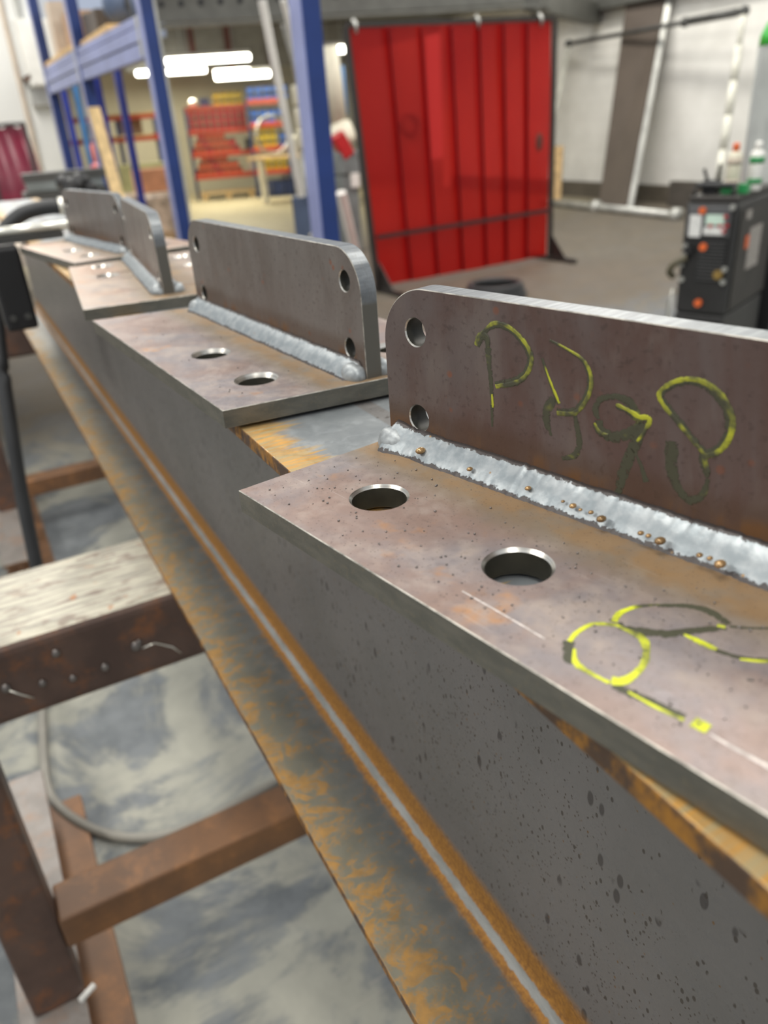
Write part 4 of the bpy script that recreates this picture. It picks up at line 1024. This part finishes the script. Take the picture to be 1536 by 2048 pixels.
# welding power source on its cart
wp = atd(1424, 405, 4.2); AZ = math.radians(68)
dv = Vector((math.sin(AZ), math.cos(AZ), 0)); lv = Vector((-dv.y, dv.x, 0)) * -1   # depth (away) and width direction
if lv.dot(Vector((1, -1, 0))) < 0: lv = -lv
zt = wp.z; WW = .245; DD = .62
orz = math.atan2(lv.y, lv.x)
fc = Vector((wp.x, wp.y, 0))
def wl(a, d, z): return fc + lv * a + dv * d + up * z
wm = thing('welding_machine', 'charcoal welding machine with orange knobs on a wheeled cart', 'welding machine', tuple(fc), orz)
def wbox(n, a, d, z, sx, sy, sz, m_, bev=0, par=None, **k):
    q = wl(a, d, z); return MB().box(q, (sx, sy, sz), rz=orz, **k).build(n, m_, par or wm, bevel=bev)
wbox('case', 0, DD / 2, (zt + .36) / 2, WW, DD, zt - .36, WELDER, .015)
wbox('cooler_unit', 0, DD / 2, .24, WW, DD, .236, WELDER, .01)
wbox('bottle_carrier', .03, DD + .13, .48, WW * 1.1, .05, .80, BLACK)
wbox('side_panel', WW / 2 + .003, DD / 2 + .02, (zt + .36) / 2 - .01, .006, DD * .9, zt - .42, WELDER2)
wbox('top_cover', 0, DD / 2, zt + .012, WW * .94, DD * .96, .03, WELDER2, .01)
cpan = wbox('control_panel', -.005, -.004, zt - .085, WW * .82, .012, .135, plain('dark_grey_panel', (.10, .10, .105), .4), .004)
wbox('display_label', -.062, -.012, zt - .105, .055, .006, .10, WHITEL, par=cpan); wbox('display', .028, -.012, zt - .075, .085, .006, .045, SCREEN, par=cpan)
wbox('button_label', .028, -.012, zt - .125, .095, .006, .035, WHITEL, par=cpan)
def disc(n, a, z, r, m_, th=.016, par=None): q = wl(a, -.004, z); return MB().cyl(q, q - dv * th, r, seg=18).build(n, m_, par or wm, smooth=False)
disc('orange_knob', -.035, zt - .035, .016, ORANGE); disc('orange_knob', -.012, zt - .2, .018, ORANGE); disc('orange_knob', -.005, atd(1393, 605, 4.2).z, .018, ORANGE)
for dx, dz in ((.075, .06), (.085, .1), (.075, .125), (.01, .102), (.055, .102)): disc('red_button', dx, zt - dz, .009, REDP, .014, cpan)
wbox('vent_recess', .03, -.003, zt - .265, .135, .008, .20, BLACK)
for k in range(12): wbox('vent_slat', .03, -.008, zt - .178 - k * .016, .125, .010, .006, plain('slat_grey', (.06, .06, .06), .4) if k == 0 else bpy.data.materials['slat_grey'])
for a, z in ((-.10, .20), (-.10, .24), (-.11, .29), (.10, .30), (-.1, .36), (.1, .36), (.1, .02)): disc('screw', a, zt - z, .0125, GALV, .012)
disc('cable_socket', .075, zt - .325, .022, plain('brass', (.45, .3, .1), .3, .8), .02); disc('hose_socket', -.075, zt - .215, .02, BLACK, .03)
q = wl(-.03, .12, zt + .03); MB().tube([wl(-.1, .03, zt + .02), wl(-.1, .06, zt + .07), wl(.08, .06, zt + .07), wl(.08, .03, zt + .02)], .013, 8).build('carry_handle', BLACK, wm, smooth=True)
wbox('rating_label', WW / 2 + .008, .31, zt - .24, .003, .19, .20, LABELG); wbox('rating_label', WW / 2 + .008, .16, zt - .07, .003, .07, .04, LABELG)
wbox('orange_badge', WW / 2 + .008, .185, zt - .20, .004, .05, .06, ORANGE)
wbox('cart_base', 0, DD / 2 + .05, .10, WW * 1.1, DD + .3, .04, DKGREY)
for a in (-1, 1):
    for dd in (.08, DD + .1): q = wl(a * .13, dd, .06); MB().cyl(q - lv * .02, q + lv * .02, .06, seg=18).build('wheel', RUBBER, wm)
MB().tube([wl(-.145, -.02, .08), wl(-.145, -.02, .42), wl(-.15, .03, .46)], .011, 8).build('cart_rail', GALV, wm, smooth=True)
MB().tube(smooth_path([wl(-.08, -.03, zt - .25), wl(-.13, -.05, zt - .28), wl(-.155, -.04, zt - .32), wl(-.15, .0, zt - .35)]), .016, 8).build('hose_tail', plain('olive_hose', (.08, .07, .04), .6), wm, smooth=True)
# spray cans and a torch rest on top
def can(a, d, label, body, band, capm):
    q = wl(a, d, zt + .028); t = thing('spray_can', label, 'spray can', tuple(q), 0, 'spray cans on the welder')
    MB().lathe([(.03, 0), (.033, .006), (.033, .155), (.027, .172), (.014, .18)], q).build('body', body, t, smooth=True)
    MB().lathe([(.0334, .03), (.0334, .055)], q).build('band', band, t, smooth=True)
    MB().lathe([(.0334, .120), (.0334, .15)], q).build('band', band, t, smooth=True)
    MB().lathe([(.016, .178), (.016, .21), (.01, .216)], q).build('cap', capm, t, smooth=True)
can(.02, .19, 'cream spray can with red cap on the welding machine', CREAM, CARDL, ORANGE)
can(.105, .25, 'white and green spray can with white cap on the welding machine', WHITE, GREENC, WHITE)
for k, (a, d) in enumerate(((.03, .105), (.10, .125))):
    q = wl(a, d, zt + .028 + .022); tag(MB().box(q, (.045, .05, .04), rz=orz).build('green_box', GREENC), ['small green box left under the spray cans', 'small green box right under the spray cans'][k], 'box', 'green boxes on the welder')
q = wl(-.05, .12, zt + .028); t = thing('black_clip', 'black pronged tool rest on top of the welding machine', 'holder', tuple(q), orz)
MB().box(q + up * .03, (.07, .06, .06), rz=orz).build('block', BLACK, t); MB().bar(q + up * .05 - lv * .02, q + up * .11 - lv * .045, .012, .012).build('prong', BLACK, t); MB().bar(q + up * .05 + lv * .025, q + up * .13 + lv * .03, .012, .012).build('prong', BLACK, t)
# gas cylinder behind
g = atd(1552, 250, 5.15); zsh = atd(1530, 92, 5.15).z
t = thing('gas_cylinder', 'tall grey gas cylinder with bright green shoulder at the right edge', 'gas cylinder', (g.x, g.y, 0))
MB().lathe([(.135, 0.0), (.142, .02), (.142, zsh)], (g.x, g.y, 0), 32).build('body', CYLG, t, smooth=True)
MB().lathe([(.1425, zsh), (.138, zsh + .05), (.11, zsh + .11), (.06, zsh + .16), (.04, zsh + .17)], (g.x, g.y, 0), 32).build('shoulder', GREEN, t, smooth=True)
MB().lathe([(.035, zsh + .17), (.035, zsh + .24), (.02, zsh + .25)], (g.x, g.y, 0), 16).build('valve', plain('brass_valve', (.5, .38, .14), .3, .8), t, smooth=True)
# black hose coil on the floor behind the nearest fin
p = onz(990, 588, .03)
b = MB()
for k in range(3): b.tube([Vector((p.x + (.23 - .015 * k) * math.cos(a * PI / 16), p.y + (.23 - .015 * k) * math.sin(a * PI / 16), .03 + k * .035)) for a in range(32)], .024, 8, closed=True)
tag(b.build('hose_coil', RUBBER, smooth=True), 'black hose coil lying on the floor behind the nearest bracket', 'coil')

# ------------------------------------------------------------------ camera
cd = bpy.data.cameras.new('camera'); cam = bpy.data.objects.new('camera', cd); COL.objects.link(cam)
cd.sensor_fit = 'VERTICAL'; cd.sensor_height = 36; cd.lens = 36 * F / 2048; cd.clip_start = .01; cd.clip_end = 200
m4 = Matrix(((RM[0][0], -RM[0][1], -RM[0][2]), (RM[1][0], -RM[1][1], -RM[1][2]), (RM[2][0], -RM[2][1], -RM[2][2]))).to_4x4(); m4.translation = CAM
cam.matrix_world = m4; sc.camera = cam
cd.dof.use_dof = True; cd.dof.focus_distance = .40; cd.dof.aperture_fstop = 7.2

# ------------------------------------------------------------------ light
w = bpy.data.worlds.new('world'); sc.world = w; w.use_nodes = True
bg = next(n for n in w.node_tree.nodes if n.type == 'BACKGROUND'); bg.inputs[0].default_value = (.92, .96, 1.0, 1); bg.inputs[1].default_value = .55
def area(name, loc, size, power, col=(1, .96, .88), rot=(0, 0, 0)):
    l = bpy.data.lights.new(name, 'AREA'); l.shape = 'RECTANGLE'; l.size, l.size_y = size; l.energy = power; l.color = col
    o = bpy.data.objects.new(name, l); COL.objects.link(o); o.location = loc; o.rotation_euler = rot; return o
area('hall_light', (-.3, .9, 5.2), (.5, 2.6), 95)
area('hall_light', (-4.0, 1.5, 4.6), (.5, 3.0), 150)  # unseen fill lamp added at the left to brighten the beam web
area('hall_light', (-.8, -3.5, 5.2), (.5, 2.6), 90)
area('hall_light', (-.2, 6.2, 5.2), (.7, 3.4), 140)
area('hall_light', (3.2, 1.5, 5.2), (.5, 3.0), 100)
area('hall_light', (5.2, 5.0, 5.2), (.5, 3.0), 150)
area('hall_light', (7.2, 8.0, 4.6), (.5, 3.0), 130)
area('hall_light', (.5, 11.5, 5.2), (.5, 3.0), 220)
area('mezzanine_light', (5.2, 15.5, 2.3), (2.0, .2), 110, (1, .93, .72))
area('mezzanine_light', (5.0, 17.6, 2.3), (2.0, .2), 75, (1, .93, .72))
sc.view_settings.view_transform = 'Standard'; sc.view_settings.look = 'None'; sc.view_settings.gamma = 1; sc.view_settings.use_curve_mapping = False
sc.view_settings.exposure = .25
sc.cycles.use_denoising = True
sc.cycles.max_bounces = 6; sc.cycles.diffuse_bounces = 3; sc.cycles.glossy_bounces = 3
